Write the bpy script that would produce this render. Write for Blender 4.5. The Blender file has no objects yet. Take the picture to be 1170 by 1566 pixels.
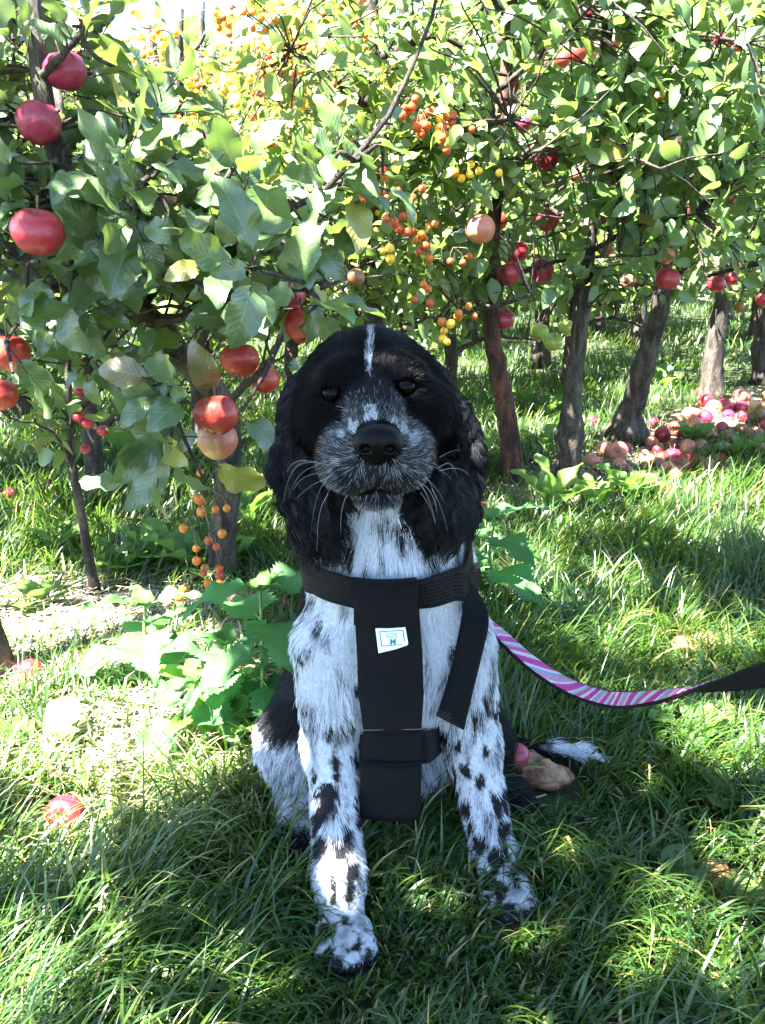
import bpy, math, random
import numpy as np
from mathutils import noise as mnoise, Vector, kdtree
R = math.radians
rng = np.random.default_rng(7)
random.seed(7)
S = bpy.context.scene
COL = S.collection

# ---------------------------------------------------------------- camera, sky, sun, exposure
CAM_Z, PITCH, FPX = 0.70, R(16.7), 1340.0
cam = bpy.data.cameras.new('camera'); camo = bpy.data.objects.new('camera', cam); COL.objects.link(camo)
camo.location = (0, 0, CAM_Z); camo.rotation_euler = (R(90) - PITCH, 0, 0)
cam.sensor_fit = 'VERTICAL'; cam.sensor_height = 24; cam.lens = 24 * FPX / 1566
cam.clip_start = 0.02; cam.clip_end = 500
S.camera = camo
SUN = np.array([-0.52, -0.36, 1.0]); SUNN = SUN / np.linalg.norm(SUN)
W = bpy.data.worlds.new('World'); S.world = W; W.use_nodes = True
nt = W.node_tree; nt.nodes.clear()
sky = nt.nodes.new('ShaderNodeTexSky'); sky.sky_type = 'NISHITA'; sky.sun_disc = False; sky.ozone_density = 3.0; sky.dust_density = 0.4
sky.sun_elevation = math.asin(SUNN[2]); sky.sun_rotation = math.atan2(SUN[0], SUN[1])
bg = nt.nodes.new('ShaderNodeBackground'); bg.inputs[1].default_value = 0.05
wo = nt.nodes.new('ShaderNodeOutputWorld')
nt.links.new(sky.outputs[0], bg.inputs[0]); nt.links.new(bg.outputs[0], wo.inputs[0])
sl = bpy.data.lights.new('sun', 'SUN'); slo = bpy.data.objects.new('sun', sl); COL.objects.link(slo)
sl.energy = 5.0; sl.angle = R(0.55); sl.color = (1.0, 0.95, 0.86)
slo.rotation_euler = Vector(SUNN.tolist()).to_track_quat('Z', 'Y').to_euler()
slo.location = (-6, -4, 10)
S.view_settings.view_transform = 'Standard'; S.view_settings.look = 'None'
S.view_settings.exposure = 4.1; S.view_settings.gamma = 1.0
S.cycles.use_denoising = True
S.cycles.max_bounces = 8; S.cycles.diffuse_bounces = 4; S.cycles.glossy_bounces = 3
S.cycles.transmission_bounces = 5; S.cycles.transparent_max_bounces = 4
S.cycles.sample_clamp_indirect = 6.0
S.cycles_curves.shape = 'RIBBONS'

# ---------------------------------------------------------------- helpers
cp, sp = math.cos(PITCH), math.sin(PITCH)
def P(px, py, Y):
    """point at depth Y seen in the photograph at px,py (photo pixels)"""
    u = (px - 585) / FPX; v = (783 - py) / FPX
    dy, dz = cp + v * sp, -sp + v * cp
    t = Y / dy
    return np.array([u * t, Y, CAM_Z + dz * t])
def G(px, py, z=0.0):
    """ground point (height z) seen at px,py"""
    u = (px - 585) / FPX; v = (783 - py) / FPX
    dy, dz = cp + v * sp, -sp + v * cp
    t = (z - CAM_Z) / dz
    return np.array([u * t, dy * t, z])
def nrm(a):
    a = np.asarray(a, float)
    return a / np.maximum(np.linalg.norm(a, axis=-1, keepdims=True), 1e-9)
def gz(x, y):
    """terrain height"""
    x = np.asarray(x, float); y = np.asarray(y, float)
    h = 0.012 * np.sin(x * 3.1 + 1.3) * np.sin(y * 2.3) + 0.006 * np.sin(x * 9 + y * 7)
    far = np.clip((y - 3.0) / 10, 0, 1)
    return h * (1 + 3 * far) + 0.25 * far ** 2 * 0
def vnoise(p, sc=1.0, seed=0.0):
    """smooth noise -1..1 at points p (n,3)"""
    p = np.asarray(p) * sc + seed
    return np.array([mnoise.noise(q) for q in p.tolist()])

def tag(o, label=None, cat=None, group=None, kind=None):
    if label: o['label'] = label
    if cat: o['category'] = cat
    if group: o['group'] = group
    if kind: o['kind'] = kind
    return o
def empty(name, loc, parent=None):
    o = bpy.data.objects.new(name, None); COL.objects.link(o); o.location = tuple(float(c) for c in loc)
    o.empty_display_size = 0.05
    return o
def link(name, me, parent=None, loc=None):
    o = bpy.data.objects.new(name, me); COL.objects.link(o)
    if parent is not None:
        o.parent = parent
    if loc is not None: o.location = tuple(float(c) for c in loc)
    return o
def mesh(name, V, F, mat, parent=None, smooth=True, col=None, uv=None, loc=None, origin=None):
    """V (n,3); F list of faces or (m,k) array; col per-vertex rgb; uv per-vertex.
    V are world coordinates; they are stored relative to the parent (or to origin)."""
    V = np.asarray(V, float)
    o_ = np.zeros(3)
    if parent is not None: o_ = np.array(parent['_o']) if '_o' in parent else np.array(parent.matrix_world.translation if False else parent.location)
    elif origin is not None: o_ = np.asarray(origin, float)
    me = bpy.data.meshes.new(name)
    VV = V - o_
    if isinstance(F, np.ndarray):
        m, k = F.shape
        me.vertices.add(len(VV)); me.vertices.foreach_set('co', VV.astype(np.float32).ravel())
        me.loops.add(m * k); me.loops.foreach_set('vertex_index', F.astype(np.int32).ravel())
        me.polygons.add(m); me.polygons.foreach_set('loop_start', (np.arange(m) * k).astype(np.int32))
        me.update(calc_edges=True)
    else:
        me.from_pydata(VV.tolist(), [], [list(map(int, f)) for f in F]); me.update()
    li = np.zeros(len(me.loops), np.int32); me.loops.foreach_get('vertex_index', li)
    if col is not None:
        c = np.ones((len(V), 4), np.float32); c[:, :3] = col
        a = me.color_attributes.new('col', 'FLOAT_COLOR', 'POINT'); a.data.foreach_set('color', c.ravel())
    if uv is not None:
        l = me.uv_layers.new(name='UVMap'); l.data.foreach_set('uv', np.asarray(uv, np.float32)[li].ravel())
    if smooth: me.polygons.foreach_set('use_smooth', np.ones(len(me.polygons), bool))
    me.materials.append(mat)
    o = link(name, me, parent)
    if parent is None: o.location = tuple(o_)
    return o
class Acc:
    """gathers pieces of ONE mesh"""
    def __init__(s): s.V = []; s.F = []; s.C = []; s.U = []; s.n = 0
    def add(s, V, F, col=None, uv=None):
        V = np.asarray(V, float); F = np.asarray(F)
        s.V.append(V); s.F.append(F + s.n)
        s.C.append(np.broadcast_to(np.asarray(col if col is not None else (1, 1, 1), float), (len(V), 3)))
        s.U.append(np.asarray(uv, float) if uv is not None else np.zeros((len(V), 2)))
        s.n += len(V)
    def build(s, name, mat, parent=None, smooth=True, origin=None):
        if not s.V: return None
        V = np.concatenate(s.V); C = np.concatenate(s.C); U = np.concatenate(s.U)
        ks = {f.shape[1] for f in s.F}
        F = np.concatenate(s.F) if len(ks) == 1 else [list(r) for f in s.F for r in f]
        return mesh(name, V, F, mat, parent, smooth, C, U, origin=origin)
def spline(pts, n):
    """Catmull-Rom through rows of pts"""
    p = np.asarray(pts, float)
    if len(p) == 2: 
        t = np.linspace(0, 1, n)[:, None]; return p[0] * (1 - t) + p[1] * t
    q = np.vstack([2 * p[0] - p[1], p, 2 * p[-1] - p[-2]])
    ts = np.linspace(0, len(p) - 1 - 1e-9, n); out = []
    for t in ts:
        i = int(t); f = t - i; a, b, c, d = q[i], q[i + 1], q[i + 2], q[i + 3]
        out.append(0.5 * ((2 * b) + (c - a) * f + (2 * a - 5 * b + 4 * c - d) * f * f + (3 * b - a - 3 * c + d) * f ** 3))
    return np.array(out)
def tube(pts, rad, n=8, bump=0.0, caps=True):
    """quad tube along pts with radii rad"""
    pts = np.asarray(pts, float); m = len(pts); rad = np.broadcast_to(np.asarray(rad, float), (m,))
    T = nrm(np.gradient(pts, axis=0))
    ref = np.array([0, 0, 1.0]) if abs(T[0][2]) < 0.9 else np.array([1.0, 0, 0])
    N = np.zeros_like(T); a = ref
    for i in range(m):
        a = a - T[i] * a.dot(T[i]); a = a / max(np.linalg.norm(a), 1e-9); N[i] = a
    B = np.cross(T, N)
    th = np.arange(n) * 2 * math.pi / n
    ring = N[:, None, :] * np.cos(th)[None, :, None] + B[:, None, :] * np.sin(th)[None, :, None]
    rr = rad[:, None] * (1 + (bump * rng.standard_normal((m, n)) if bump else 0))
    V = (pts[:, None, :] + ring * rr[:, :, None]).reshape(-1, 3)
    F = []
    for i in range(m - 1):
        for j in range(n):
            k = (j + 1) % n
            F.append((i * n + j, i * n + k, (i + 1) * n + k, (i + 1) * n + j))
    if caps:
        V = np.vstack([V, pts[0], pts[-1]]); c0 = m * n; c1 = c0 + 1
        for j in range(0, n, 2):
            F.append((c0, (j + 2) % n, (j + 1) % n, j)); b = (m - 1) * n
            F.append((c1, b + j, b + (j + 1) % n, b + (j + 2) % n))
    return V, np.array(F)

# ---------------------------------------------------------------- materials
def mat(name):
    m = bpy.data.materials.new(name); m.use_nodes = True; t = m.node_tree; t.nodes.clear()
    o = t.nodes.new('ShaderNodeOutputMaterial'); b = t.nodes.new('ShaderNodeBsdfPrincipled')
    t.links.new(b.outputs[0], o.inputs[0])
    return m, t, b, o
def nd(t, ty, **k):
    n = t.nodes.new(ty)
    for a, b in k.items():
        if a.startswith('i_'):
            key = a[2:]; key = int(key) if key.isdigit() else key.replace('_', ' ')
            n.inputs[key].default_value = b
        else: setattr(n, a, b)
    return n
def ramp(t, src, stops):
    r = t.nodes.new('ShaderNodeValToRGB'); e = r.color_ramp.elements
    while len(e) < len(stops): e.new(0.5)
    for x, (p, c) in zip(e, stops): x.position = p; x.color = (*c, 1) if len(c) == 3 else c
    t.links.new(src, r.inputs[0]); return r.outputs[0]
def mix(t, f, a, b, mode='MIX'):
    m = t.nodes.new('ShaderNodeMix'); m.data_type = 'RGBA'; m.blend_type = mode
    for sock, v in ((m.inputs[0], f), (m.inputs[6], a), (m.inputs[7], b)):
        if hasattr(v, 'links'): t.links.new(v, sock)
        else: sock.default_value = (*v, 1) if isinstance(v, tuple) and len(v) == 3 else v
    return m.outputs[2]
def mth(t, op, a, b=0.0):
    m = t.nodes.new('ShaderNodeMath'); m.operation = op
    for s, v in zip(m.inputs, (a, b)):
        if hasattr(v, 'links'): t.links.new(v, s)
        else: s.default_value = v
    return m.outputs[0]
def bump(t, b, h, dist=0.002, st=1.0):
    n = nd(t, 'ShaderNodeBump'); n.inputs['Strength'].default_value = st; n.inputs['Distance'].default_value = dist
    t.links.new(h, n.inputs['Height']); t.links.new(n.outputs[0], b.inputs['Normal'])
def objco(t): return nd(t, 'ShaderNodeTexCoord').outputs['Object']
def noise(t, co, sc, det=4, rough=0.55, dist=0.0):
    n = nd(t, 'ShaderNodeTexNoise'); n.inputs['Scale'].default_value = sc; n.inputs['Detail'].default_value = det
    n.inputs['Roughness'].default_value = rough; n.inputs['Distortion'].default_value = dist
    if co is not None: t.links.new(co, n.inputs['Vector'])
    return n.outputs[0]

def leaf_mat(name, under=(0.14, 0.20, 0.09), trans=(0.30, 0.46, 0.06), tf=0.36, rough=0.38, vein=0.55, spec=0.5, serr=9.0):
    """colour attribute gives the blade colour; UV (0..1 across, 0..1 along) gives the veins"""
    m, t, b, o = mat(name)
    at = nd(t, 'ShaderNodeAttribute', attribute_name='col')
    uv = nd(t, 'ShaderNodeSeparateXYZ'); t.links.new(nd(t, 'ShaderNodeTexCoord').outputs['UV'], uv.inputs[0])
    ax = mth(t, 'ABSOLUTE', mth(t, 'SUBTRACT', uv.outputs[0], 0.5))
    mid = mth(t, 'LESS_THAN', ax, 0.022)
    s = mth(t, 'FRACT', mth(t, 'SUBTRACT', mth(t, 'MULTIPLY', uv.outputs[1], serr), mth(t, 'MULTIPLY', ax, 5.0)))
    sv = mth(t, 'ABSOLUTE', mth(t, 'SUBTRACT', s, 0.5))
    side = mth(t, 'LESS_THAN', sv, 0.07)
    v = mth(t, 'MAXIMUM', mid, mth(t, 'MULTIPLY', side, 0.28))
    geo = nd(t, 'ShaderNodeNewGeometry')
    co = objco(t)
    no = noise(t, co, 55, 3)
    c0 = mix(t, mth(t, 'MULTIPLY', no, 0.55), at.outputs[0], (0.10, 0.15, 0.03), 'MIX')
    c1 = mix(t, mth(t, 'MULTIPLY', v, vein * .7), c0, (0.20, 0.27, 0.10))
    c2 = mix(t, geo.outputs['Backfacing'], c1, mix(t, 0.55, at.outputs[0], under))
    t.links.new(c2, b.inputs['Base Color'])
    b.inputs['Roughness'].default_value = rough
    b.inputs['Specular IOR Level'].default_value = spec
    h = mth(t, 'SUBTRACT', mth(t, 'MULTIPLY', sv, 2.0), mth(t, 'MULTIPLY', mid, 1.0))
    bump(t, b, h, 0.0008, 0.30)
    tr = nd(t, 'ShaderNodeBsdfTranslucent')
    t.links.new(mix(t, 0.55, at.outputs[0], trans), tr.inputs[0])
    ms = nd(t, 'ShaderNodeMixShader'); ms.inputs[0].default_value = tf
    t.links.new(b.outputs[0], ms.inputs[1]); t.links.new(tr.outputs[0], ms.inputs[2]); t.links.new(ms.outputs[0], o.inputs[0])
    return m
M_LEAF = leaf_mat('apple_leaf', rough=.40, spec=.9, tf=.40)
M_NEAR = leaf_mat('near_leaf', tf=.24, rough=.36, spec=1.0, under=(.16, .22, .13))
M_NETTLE = leaf_mat('nettle_leaf', trans=(0.16, 0.5, 0.08), rough=0.62, vein=0.35, spec=0.25, serr=7.0)
M_WEED = leaf_mat('weed_leaf', trans=(0.3, 0.6, 0.06), rough=0.45, vein=0.7)

def bark_mat(name, a, b2, sc=40):
    m, t, b, o = mat(name); co = objco(t)
    mp = nd(t, 'ShaderNodeMapping'); mp.inputs['Scale'].default_value = (1, 1, 0.28); t.links.new(co, mp.inputs[0])
    n1 = noise(t, mp.outputs[0], sc, 6, 0.65, 0.4); n2 = noise(t, co, 9, 3)
    n3 = noise(t, co, sc * 4, 5, .7); c = ramp(t, mth(t, 'ADD', mth(t, 'MULTIPLY', n1, .7), mth(t, 'MULTIPLY', n3, .3)), [(0.40, tuple(x * .5 for x in a)), (0.47, a), (0.60, b2), (.72, tuple(x * 1.5 for x in b2))])
    lich = ramp(t, n2, [(0.55, (0, 0, 0)), (0.7, (1, 1, 1))])
    c = mix(t, mth(t, 'MULTIPLY', lich, 0.35), c, (0.10, 0.105, 0.07))
    t.links.new(c, b.inputs['Base Color']); b.inputs['Roughness'].default_value = 0.85
    bump(t, b, n1, 0.012, 1.0); return m
M_BARK = bark_mat('bark', (0.016, 0.012, 0.010), (0.085, 0.065, 0.050))
M_REDBARK = bark_mat('red_bark', (0.022, 0.007, 0.005), (0.12, 0.038, 0.024), 30)
M_TWIG = bark_mat('twig', (0.022, 0.014, 0.013), (0.075, 0.048, 0.040), 90)
def plain(name, c, rough=0.6, spec=0.5, nsc=60, amt=0.25, bm=0.0):
    m, t, b, o = mat(name); co = objco(t); n = noise(t, co, nsc, 4)
    c2 = tuple(x * (1 - amt * 1.3) for x in c); c1 = tuple(min(1, x * (1 + amt)) for x in c)
    t.links.new(ramp(t, n, [(0.3, c2), (0.7, c1)]), b.inputs['Base Color'])
    b.inputs['Roughness'].default_value = rough; b.inputs['Specular IOR Level'].default_value = spec
    if bm: bump(t, b, n, bm)
    return m
M_STEM = plain('green_stem', (0.16, 0.28, 0.07), 0.55)
M_STALK = plain('fruit_stalk', (0.12, 0.10, 0.045), 0.6)
# ================================================================ ground sheet
def soil_sunpatch_mask(x, y):
    """1 = bare soil, straw and cuttings under the trees, plus the painted sun patch; 0 = turf"""
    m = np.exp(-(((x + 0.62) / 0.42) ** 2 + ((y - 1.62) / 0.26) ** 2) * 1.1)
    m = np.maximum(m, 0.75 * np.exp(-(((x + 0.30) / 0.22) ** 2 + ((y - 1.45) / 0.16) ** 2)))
    m = np.maximum(m, .8 * np.exp(-(((x + 0.36) / 0.25) ** 2 + ((y - 1.17) / 0.23) ** 2)))  # pale ground painting the bright sunlight left of the dog
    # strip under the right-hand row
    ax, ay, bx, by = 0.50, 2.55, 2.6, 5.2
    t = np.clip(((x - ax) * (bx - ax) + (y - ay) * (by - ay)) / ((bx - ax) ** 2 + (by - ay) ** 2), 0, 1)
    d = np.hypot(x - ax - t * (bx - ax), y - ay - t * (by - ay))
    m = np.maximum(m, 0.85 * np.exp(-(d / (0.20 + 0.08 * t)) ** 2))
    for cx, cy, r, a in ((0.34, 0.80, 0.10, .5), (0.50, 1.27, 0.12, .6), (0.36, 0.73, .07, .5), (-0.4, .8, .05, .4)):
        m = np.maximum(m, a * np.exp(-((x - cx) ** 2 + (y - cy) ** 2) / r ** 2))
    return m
def make_ground():
    xs = np.concatenate([-np.geomspace(60, 3.05, 14), np.linspace(-3, 3, 121), np.geomspace(3.05, 60, 14)])
    ys = np.concatenate([-np.geomspace(40, 1.05, 10), np.linspace(-1, 6, 141), np.geomspace(6.1, 120, 22)])
    X, Y = np.meshgrid(xs, ys); Z = gz(X, Y)
    Z = Z + 0.006 * np.interp(soil_sunpatch_mask(X, Y), [0, 1], [0, 1]) * np.sin(X * 37) * np.sin(Y * 41)
    V = np.stack([X, Y, Z], -1).reshape(-1, 3); nx = len(xs); ny = len(ys)
    i, j = np.meshgrid(np.arange(nx - 1), np.arange(ny - 1)); a = (j * nx + i).ravel()
    F = np.stack([a, a + 1, a + nx + 1, a + nx], -1)
    s = soil_sunpatch_mask(V[:, 0], V[:, 1])
    m, t, b, o = mat('ground')
    at = nd(t, 'ShaderNodeAttribute', attribute_name='col'); co = objco(t)
    n1 = noise(t, co, 25, 8, 0.7); n2 = noise(t, co, 150, 4, 0.7); n3 = noise(t, co, 3, 3)
    turf = ramp(t, n1, [(0.3, (0.012, 0.018, 0.006)), (0.5, (0.03, 0.045, 0.012)), (0.75, (0.06, 0.085, 0.022))])
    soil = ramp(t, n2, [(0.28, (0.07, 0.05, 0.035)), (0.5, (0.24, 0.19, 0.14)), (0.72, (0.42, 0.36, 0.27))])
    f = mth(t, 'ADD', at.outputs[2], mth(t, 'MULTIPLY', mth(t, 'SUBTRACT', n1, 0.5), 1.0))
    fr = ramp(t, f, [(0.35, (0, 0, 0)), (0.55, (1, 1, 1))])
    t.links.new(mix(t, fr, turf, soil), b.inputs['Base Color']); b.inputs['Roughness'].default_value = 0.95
    bump(t, b, mth(t, 'ADD', n1, n2), 0.02)
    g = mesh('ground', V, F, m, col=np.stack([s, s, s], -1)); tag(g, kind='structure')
    return g
make_ground()

# ================================================================ grass: one mass of blades
def grass_mat(name='grass_blade'):
    m, t, b, o = mat(name)
    at = nd(t, 'ShaderNodeAttribute', attribute_name='col')
    t.links.new(at.outputs[0], b.inputs['Base Color']); b.inputs['Roughness'].default_value = 0.36
    b.inputs['Specular IOR Level'].default_value = 0.6
    tr = nd(t, 'ShaderNodeBsdfTranslucent')
    t.links.new(mix(t, 0.5, at.outputs[0], (0.28, 0.5, 0.05)), tr.inputs[0])
    ms = nd(t, 'ShaderNodeMixShader'); ms.inputs[0].default_value = 0.35
    t.links.new(b.outputs[0], ms.inputs[1]); t.links.new(tr.outputs[0], ms.inputs[2]); t.links.new(ms.outputs[0], o.inputs[0])
    return m
M_GRASS = grass_mat()
def dog_foot(x, y):
    """inside the sitting dog's footprint"""
    a = ((x - 0.03) / 0.12) ** 2 + ((y - 1.07) / 0.13) ** 2 < 1
    for cx, cy, r in ((-0.036, .715, .030), (0.138, .78, .032), (-.045, .78, .02), (-0.095, .88, .035), (.165, .97, .04), (.2, 1.0, .04), (.235, 1.0, .03), (.24, 1.05, .02)):
        a |= (x - cx) ** 2 + (y - cy) ** 2 < r * r
    for (px, py), r in CLEAR.items():
        c = G(px, py, .02); a |= (x - c[0]) ** 2 + (y - c[1]) ** 2 < r * r
    return a
# things lying in the grass: photo place, clear radius
CLEAR = {(46, 1018): .04, (32, 1042): .035, (100, 1240): .045, (368, 918): .04, (214, 978): .03, (733, 775): .035, (812, 1182): .045, (860, 1190): .035, (1105, 1335): .03}
def clear_low(x, y):
    m = np.zeros(len(x))
    for (px, py), r in CLEAR.items():
        c = G(px, py, .0); m = np.maximum(m, np.exp(-(((x - c[0]) / (r * 1.3)) ** 2 + ((y - c[1] + r) / (r * 1.5)) ** 2)))
    return m
def blades(x, y, L, w, seg, lean, base_col, name_seed=0):
    n = len(x)
    z = gz(x, y) - 0.004
    # coherent comb direction plus scatter
    p = np.stack([x, y, np.zeros(n)], -1)
    a0 = vnoise(p, 2.6, 3.1) * 5.0 + vnoise(p, 9, 8.0) * 2.0
    ang = a0 + rng.normal(0, 1.0, n)
    hd = np.stack([np.cos(ang), np.sin(ang), np.zeros(n)], -1)
    tw = rng.uniform(-1.3, 1.3, n)
    wd = np.stack([-np.sin(ang + tw * .7), np.cos(ang + tw * .7), np.zeros(n)], -1)
    s = np.linspace(0, 1, seg + 1)
    bend = lean * (0.35 + rng.random(n) * 0.9)      # total bend angle
    tilt0 = np.abs(rng.normal(0, 0.22, n))
    pts = [np.stack([x, y, z], -1)]
    kink = rng.random(n) < 0.22; kpos = rng.uniform(.3, .8, n)
    for i in range(seg):
        th = tilt0 + bend * (s[i] + 0.5 / seg) ** 1.3 + np.where(kink & (s[i] > kpos), 0.9, 0)
        step = (L / seg)[:, None] * (hd * np.sin(th)[:, None] + np.array([0, 0, 1.0]) * np.cos(th)[:, None])
        q = pts[-1] + step
        q[:, 2] = np.maximum(q[:, 2], gz(q[:, 0], q[:, 1]) + 0.004)
        pts.append(q)
    V = np.zeros((n, seg + 1, 2, 3))
    for i in range(seg + 1):
        ww = w * (1 - s[i] ** 1.7) * (0.75 + 0.6 * min(1, s[i] * 3)) + 0.00025
        V[:, i, 0] = pts[i] - wd * ww[:, None] / 2; V[:, i, 1] = pts[i] + wd * ww[:, None] / 2
    idx = np.arange(n)[:, None] * (2 * (seg + 1)) + np.arange(seg)[None, :] * 2
    F = np.stack([idx, idx + 1, idx + 3, idx + 2], -1).reshape(-1, 4)
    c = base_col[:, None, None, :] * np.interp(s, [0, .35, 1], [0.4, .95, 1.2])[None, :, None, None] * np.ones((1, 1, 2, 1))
    # blades run darker at the base, lighter at the tip
    return V.reshape(-1, 3), F, c.reshape(-1, 3)
def make_grass():
    acc = Acc()
    def scatter(n, y0, y1, spread=0.62, power=1.0):
        y = y0 + (y1 - y0) * rng.random(n) ** power
        hw = spread * y + 0.14
        x = rng.uniform(-1, 1, n) * hw
        return x, y
    def colors(n, p):
        g = np.array([[0.055, 0.125, 0.022], [0.075, 0.15, 0.02], [0.035, 0.095, 0.03], [0.10, 0.17, 0.03], [0.045, 0.12, 0.04]])
        c = g[rng.integers(0, 5, n)] * (0.36 + 0.34 * rng.random(n))[:, None]
        dry = rng.random(n) < 0.045
        c[dry] = np.array([0.34, 0.27, 0.11]) * (0.7 + .5 * rng.random(dry.sum()))[:, None]
        return c
    sets = [(31000, 0.36, 1.05, 1.0, (.05, .20), (.0017, .0044), 8, 1.9),
            (30000, 1.0, 2.1, 1.0, (.06, .18), (.002, .004), 6, 1.6),
            (30000, 2.0, 4.6, .9, (.06, .16), (.0028, .0055), 4, 1.3),
            (30000, 4.4, 15.5, .8, (.07, .17), (.006, .012), 3, 1.1)]
    for (n, y0, y1, pw, Ls, ws, seg, lean) in sets:
        x, y = scatter(n, y0, y1, power=pw)
        # tufts: pull points to tuft centres
        q = np.round(np.stack([x, y], -1) / 0.035 + rng.normal(0, .15, (n, 2))) * 0.035
        k = (rng.random(n) < 0.55)[:, None]
        xy = np.where(k, q + rng.normal(0, .007, (n, 2)), np.stack([x, y], -1)); x, y = xy.T
        s = soil_sunpatch_mask(x, y)
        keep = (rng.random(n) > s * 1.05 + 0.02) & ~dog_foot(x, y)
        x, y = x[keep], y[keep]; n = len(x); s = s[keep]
        L = (Ls[0] + (Ls[1] - Ls[0]) * rng.beta(1.6, 2.2, n)) * 1.08 * (1 - .45 * s) * (0.85 + .5 * vnoise(np.stack([x, y, 0 * x], -1), 4.0, 5) + .3 * vnoise(np.stack([x, y, 0 * x], -1), 13.0, 15))
        # low between and in front of the dog's legs so that the paws show
        near = np.exp(-(((x - 0.045) / 0.17) ** 2 + ((y - 0.74) / 0.15) ** 2)) + .8 * np.exp(-(((x + .036) / .05) ** 2 + ((y - .66) / .05) ** 2))
        near = np.maximum(near, 1.35 * np.exp(-(((x - .23) / .12) ** 2 + ((y - .95) / .085) ** 2))); near = np.maximum(near, 1.1 * np.exp(-(((x - .165) / .05) ** 2 + ((y - .90) / .06) ** 2)))
        near = np.maximum(near, 1.2 * np.exp(-(((x + .036) / .075) ** 2 + ((y - .62) / .09) ** 2))); near = np.maximum(near, 1.2 * np.exp(-(((x - .135) / .07) ** 2 + ((y - .70) / .08) ** 2)))
        near = np.maximum(near, 1.15 * clear_low(x, y)); near = np.maximum(near, 1.0 * np.exp(-(((x - .25) / .08) ** 2 + ((y - 1.02) / .09) ** 2)))
        L = L * (1 - 0.66 * np.minimum(near, 1.15))
        w = rng.uniform(*ws, n)
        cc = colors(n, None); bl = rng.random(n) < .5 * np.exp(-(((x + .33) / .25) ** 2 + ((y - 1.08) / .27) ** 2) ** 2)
        cc[bl] = np.array([.36, .35, .17]) * (.7 + .5 * rng.random(bl.sum()))[:, None]  # straw-pale blades put the patch of sunlight into the grass colour
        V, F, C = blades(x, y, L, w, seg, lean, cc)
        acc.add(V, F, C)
    # a thin mat of short stuff that hides the soil
    for n, y0, y1, wd_ in ((26000, .36, 2.2, .003), (16000, 2.2, 8.0, .008)):
        x, y = scatter(n, y0, y1)
        keep = (rng.random(n) > soil_sunpatch_mask(x, y) * 0.9) & ~dog_foot(x, y); x, y = x[keep], y[keep]; n = len(x)
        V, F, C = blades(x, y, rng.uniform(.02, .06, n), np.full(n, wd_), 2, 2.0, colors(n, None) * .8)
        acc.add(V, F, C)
    o = acc.build('grass', M_GRASS); tag(o, 'long green grass covering the orchard floor', 'grass', kind='stuff')
    # dry cuttings and straw on the bare strip, strewn pale to brighten the sunlit patch
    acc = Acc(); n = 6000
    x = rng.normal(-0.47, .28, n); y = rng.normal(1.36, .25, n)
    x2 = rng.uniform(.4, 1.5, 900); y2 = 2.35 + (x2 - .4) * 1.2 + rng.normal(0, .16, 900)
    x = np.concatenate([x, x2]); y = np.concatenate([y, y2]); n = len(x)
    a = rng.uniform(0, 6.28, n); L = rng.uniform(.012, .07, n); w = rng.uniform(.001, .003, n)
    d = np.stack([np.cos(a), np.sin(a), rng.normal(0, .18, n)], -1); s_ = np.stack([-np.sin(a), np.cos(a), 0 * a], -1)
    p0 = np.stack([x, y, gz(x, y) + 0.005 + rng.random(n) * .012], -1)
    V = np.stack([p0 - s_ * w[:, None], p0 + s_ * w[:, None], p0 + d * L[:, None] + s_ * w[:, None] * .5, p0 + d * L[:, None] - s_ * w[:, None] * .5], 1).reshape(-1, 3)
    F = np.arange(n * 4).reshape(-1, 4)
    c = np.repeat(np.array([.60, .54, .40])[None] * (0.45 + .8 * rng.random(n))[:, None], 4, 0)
    acc.add(V, F, c); o = acc.build('cut_straw', M_GRASS); tag(o, 'dry cut straw on the bare soil under the trees, strewn pale to brighten the sunlit patch', 'straw', kind='stuff')
make_grass()
# ================================================================ the dog: one continuous implicit body
def eul(rx=0, ry=0, rz=0):
    from mathutils import Euler
    return np.array(Euler((R(rx), R(ry), R(rz))).to_matrix())
def ell(c, r, k=.02, rot=None, sub=False, flow=None):
    return dict(t='e', c=np.array(c, float), r=np.array(r, float), k=k, rot=rot, sub=sub)
def cap(a, b, ra, rb, k=.02, sub=False):
    return dict(t='c', a=np.array(a, float), b=np.array(b, float), ra=ra, rb=rb, k=k, sub=sub)
def pd(pr, p):
    if pr['t'] == 'e':
        q = p - pr['c']
        if pr['rot'] is not None: q = q @ pr['rot']
        k0 = np.linalg.norm(q / pr['r'], axis=-1); k1 = np.linalg.norm(q / pr['r'] ** 2, axis=-1)
        return np.where(k1 > 1e-9, k0 * (k0 - 1) / np.maximum(k1, 1e-9), -pr['r'].min())
    ab = pr['b'] - pr['a']; h = np.clip(((p - pr['a']) @ ab) / ab.dot(ab), 0, 1)
    return np.linalg.norm(p - pr['a'] - h[..., None] * ab, axis=-1) - (pr['ra'] + (pr['rb'] - pr['ra']) * h)
def comb(d, e, k, sub):
    if sub:
        h = np.clip(0.5 - 0.5 * (e + d) / k, 0, 1)
        return d * (1 - h) - e * h + k * h * (1 - h)
    h = np.clip(0.5 + 0.5 * (e - d) / k, 0, 1)
    return e * (1 - h) + d * h - k * h * (1 - h)
def sdf(prims, p):
    p = np.asarray(p, float); d = np.full(p.shape[:-1], 1.0)
    for pr in prims: d = comb(d, pd(pr, p), pr['k'], pr['sub'])
    return d
def sgrad(prims, p, e=0.0015):
    g = np.stack([sdf(prims, p + np.eye(3)[i] * e) - sdf(prims, p - np.eye(3)[i] * e) for i in range(3)], -1)
    return nrm(g)
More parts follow.
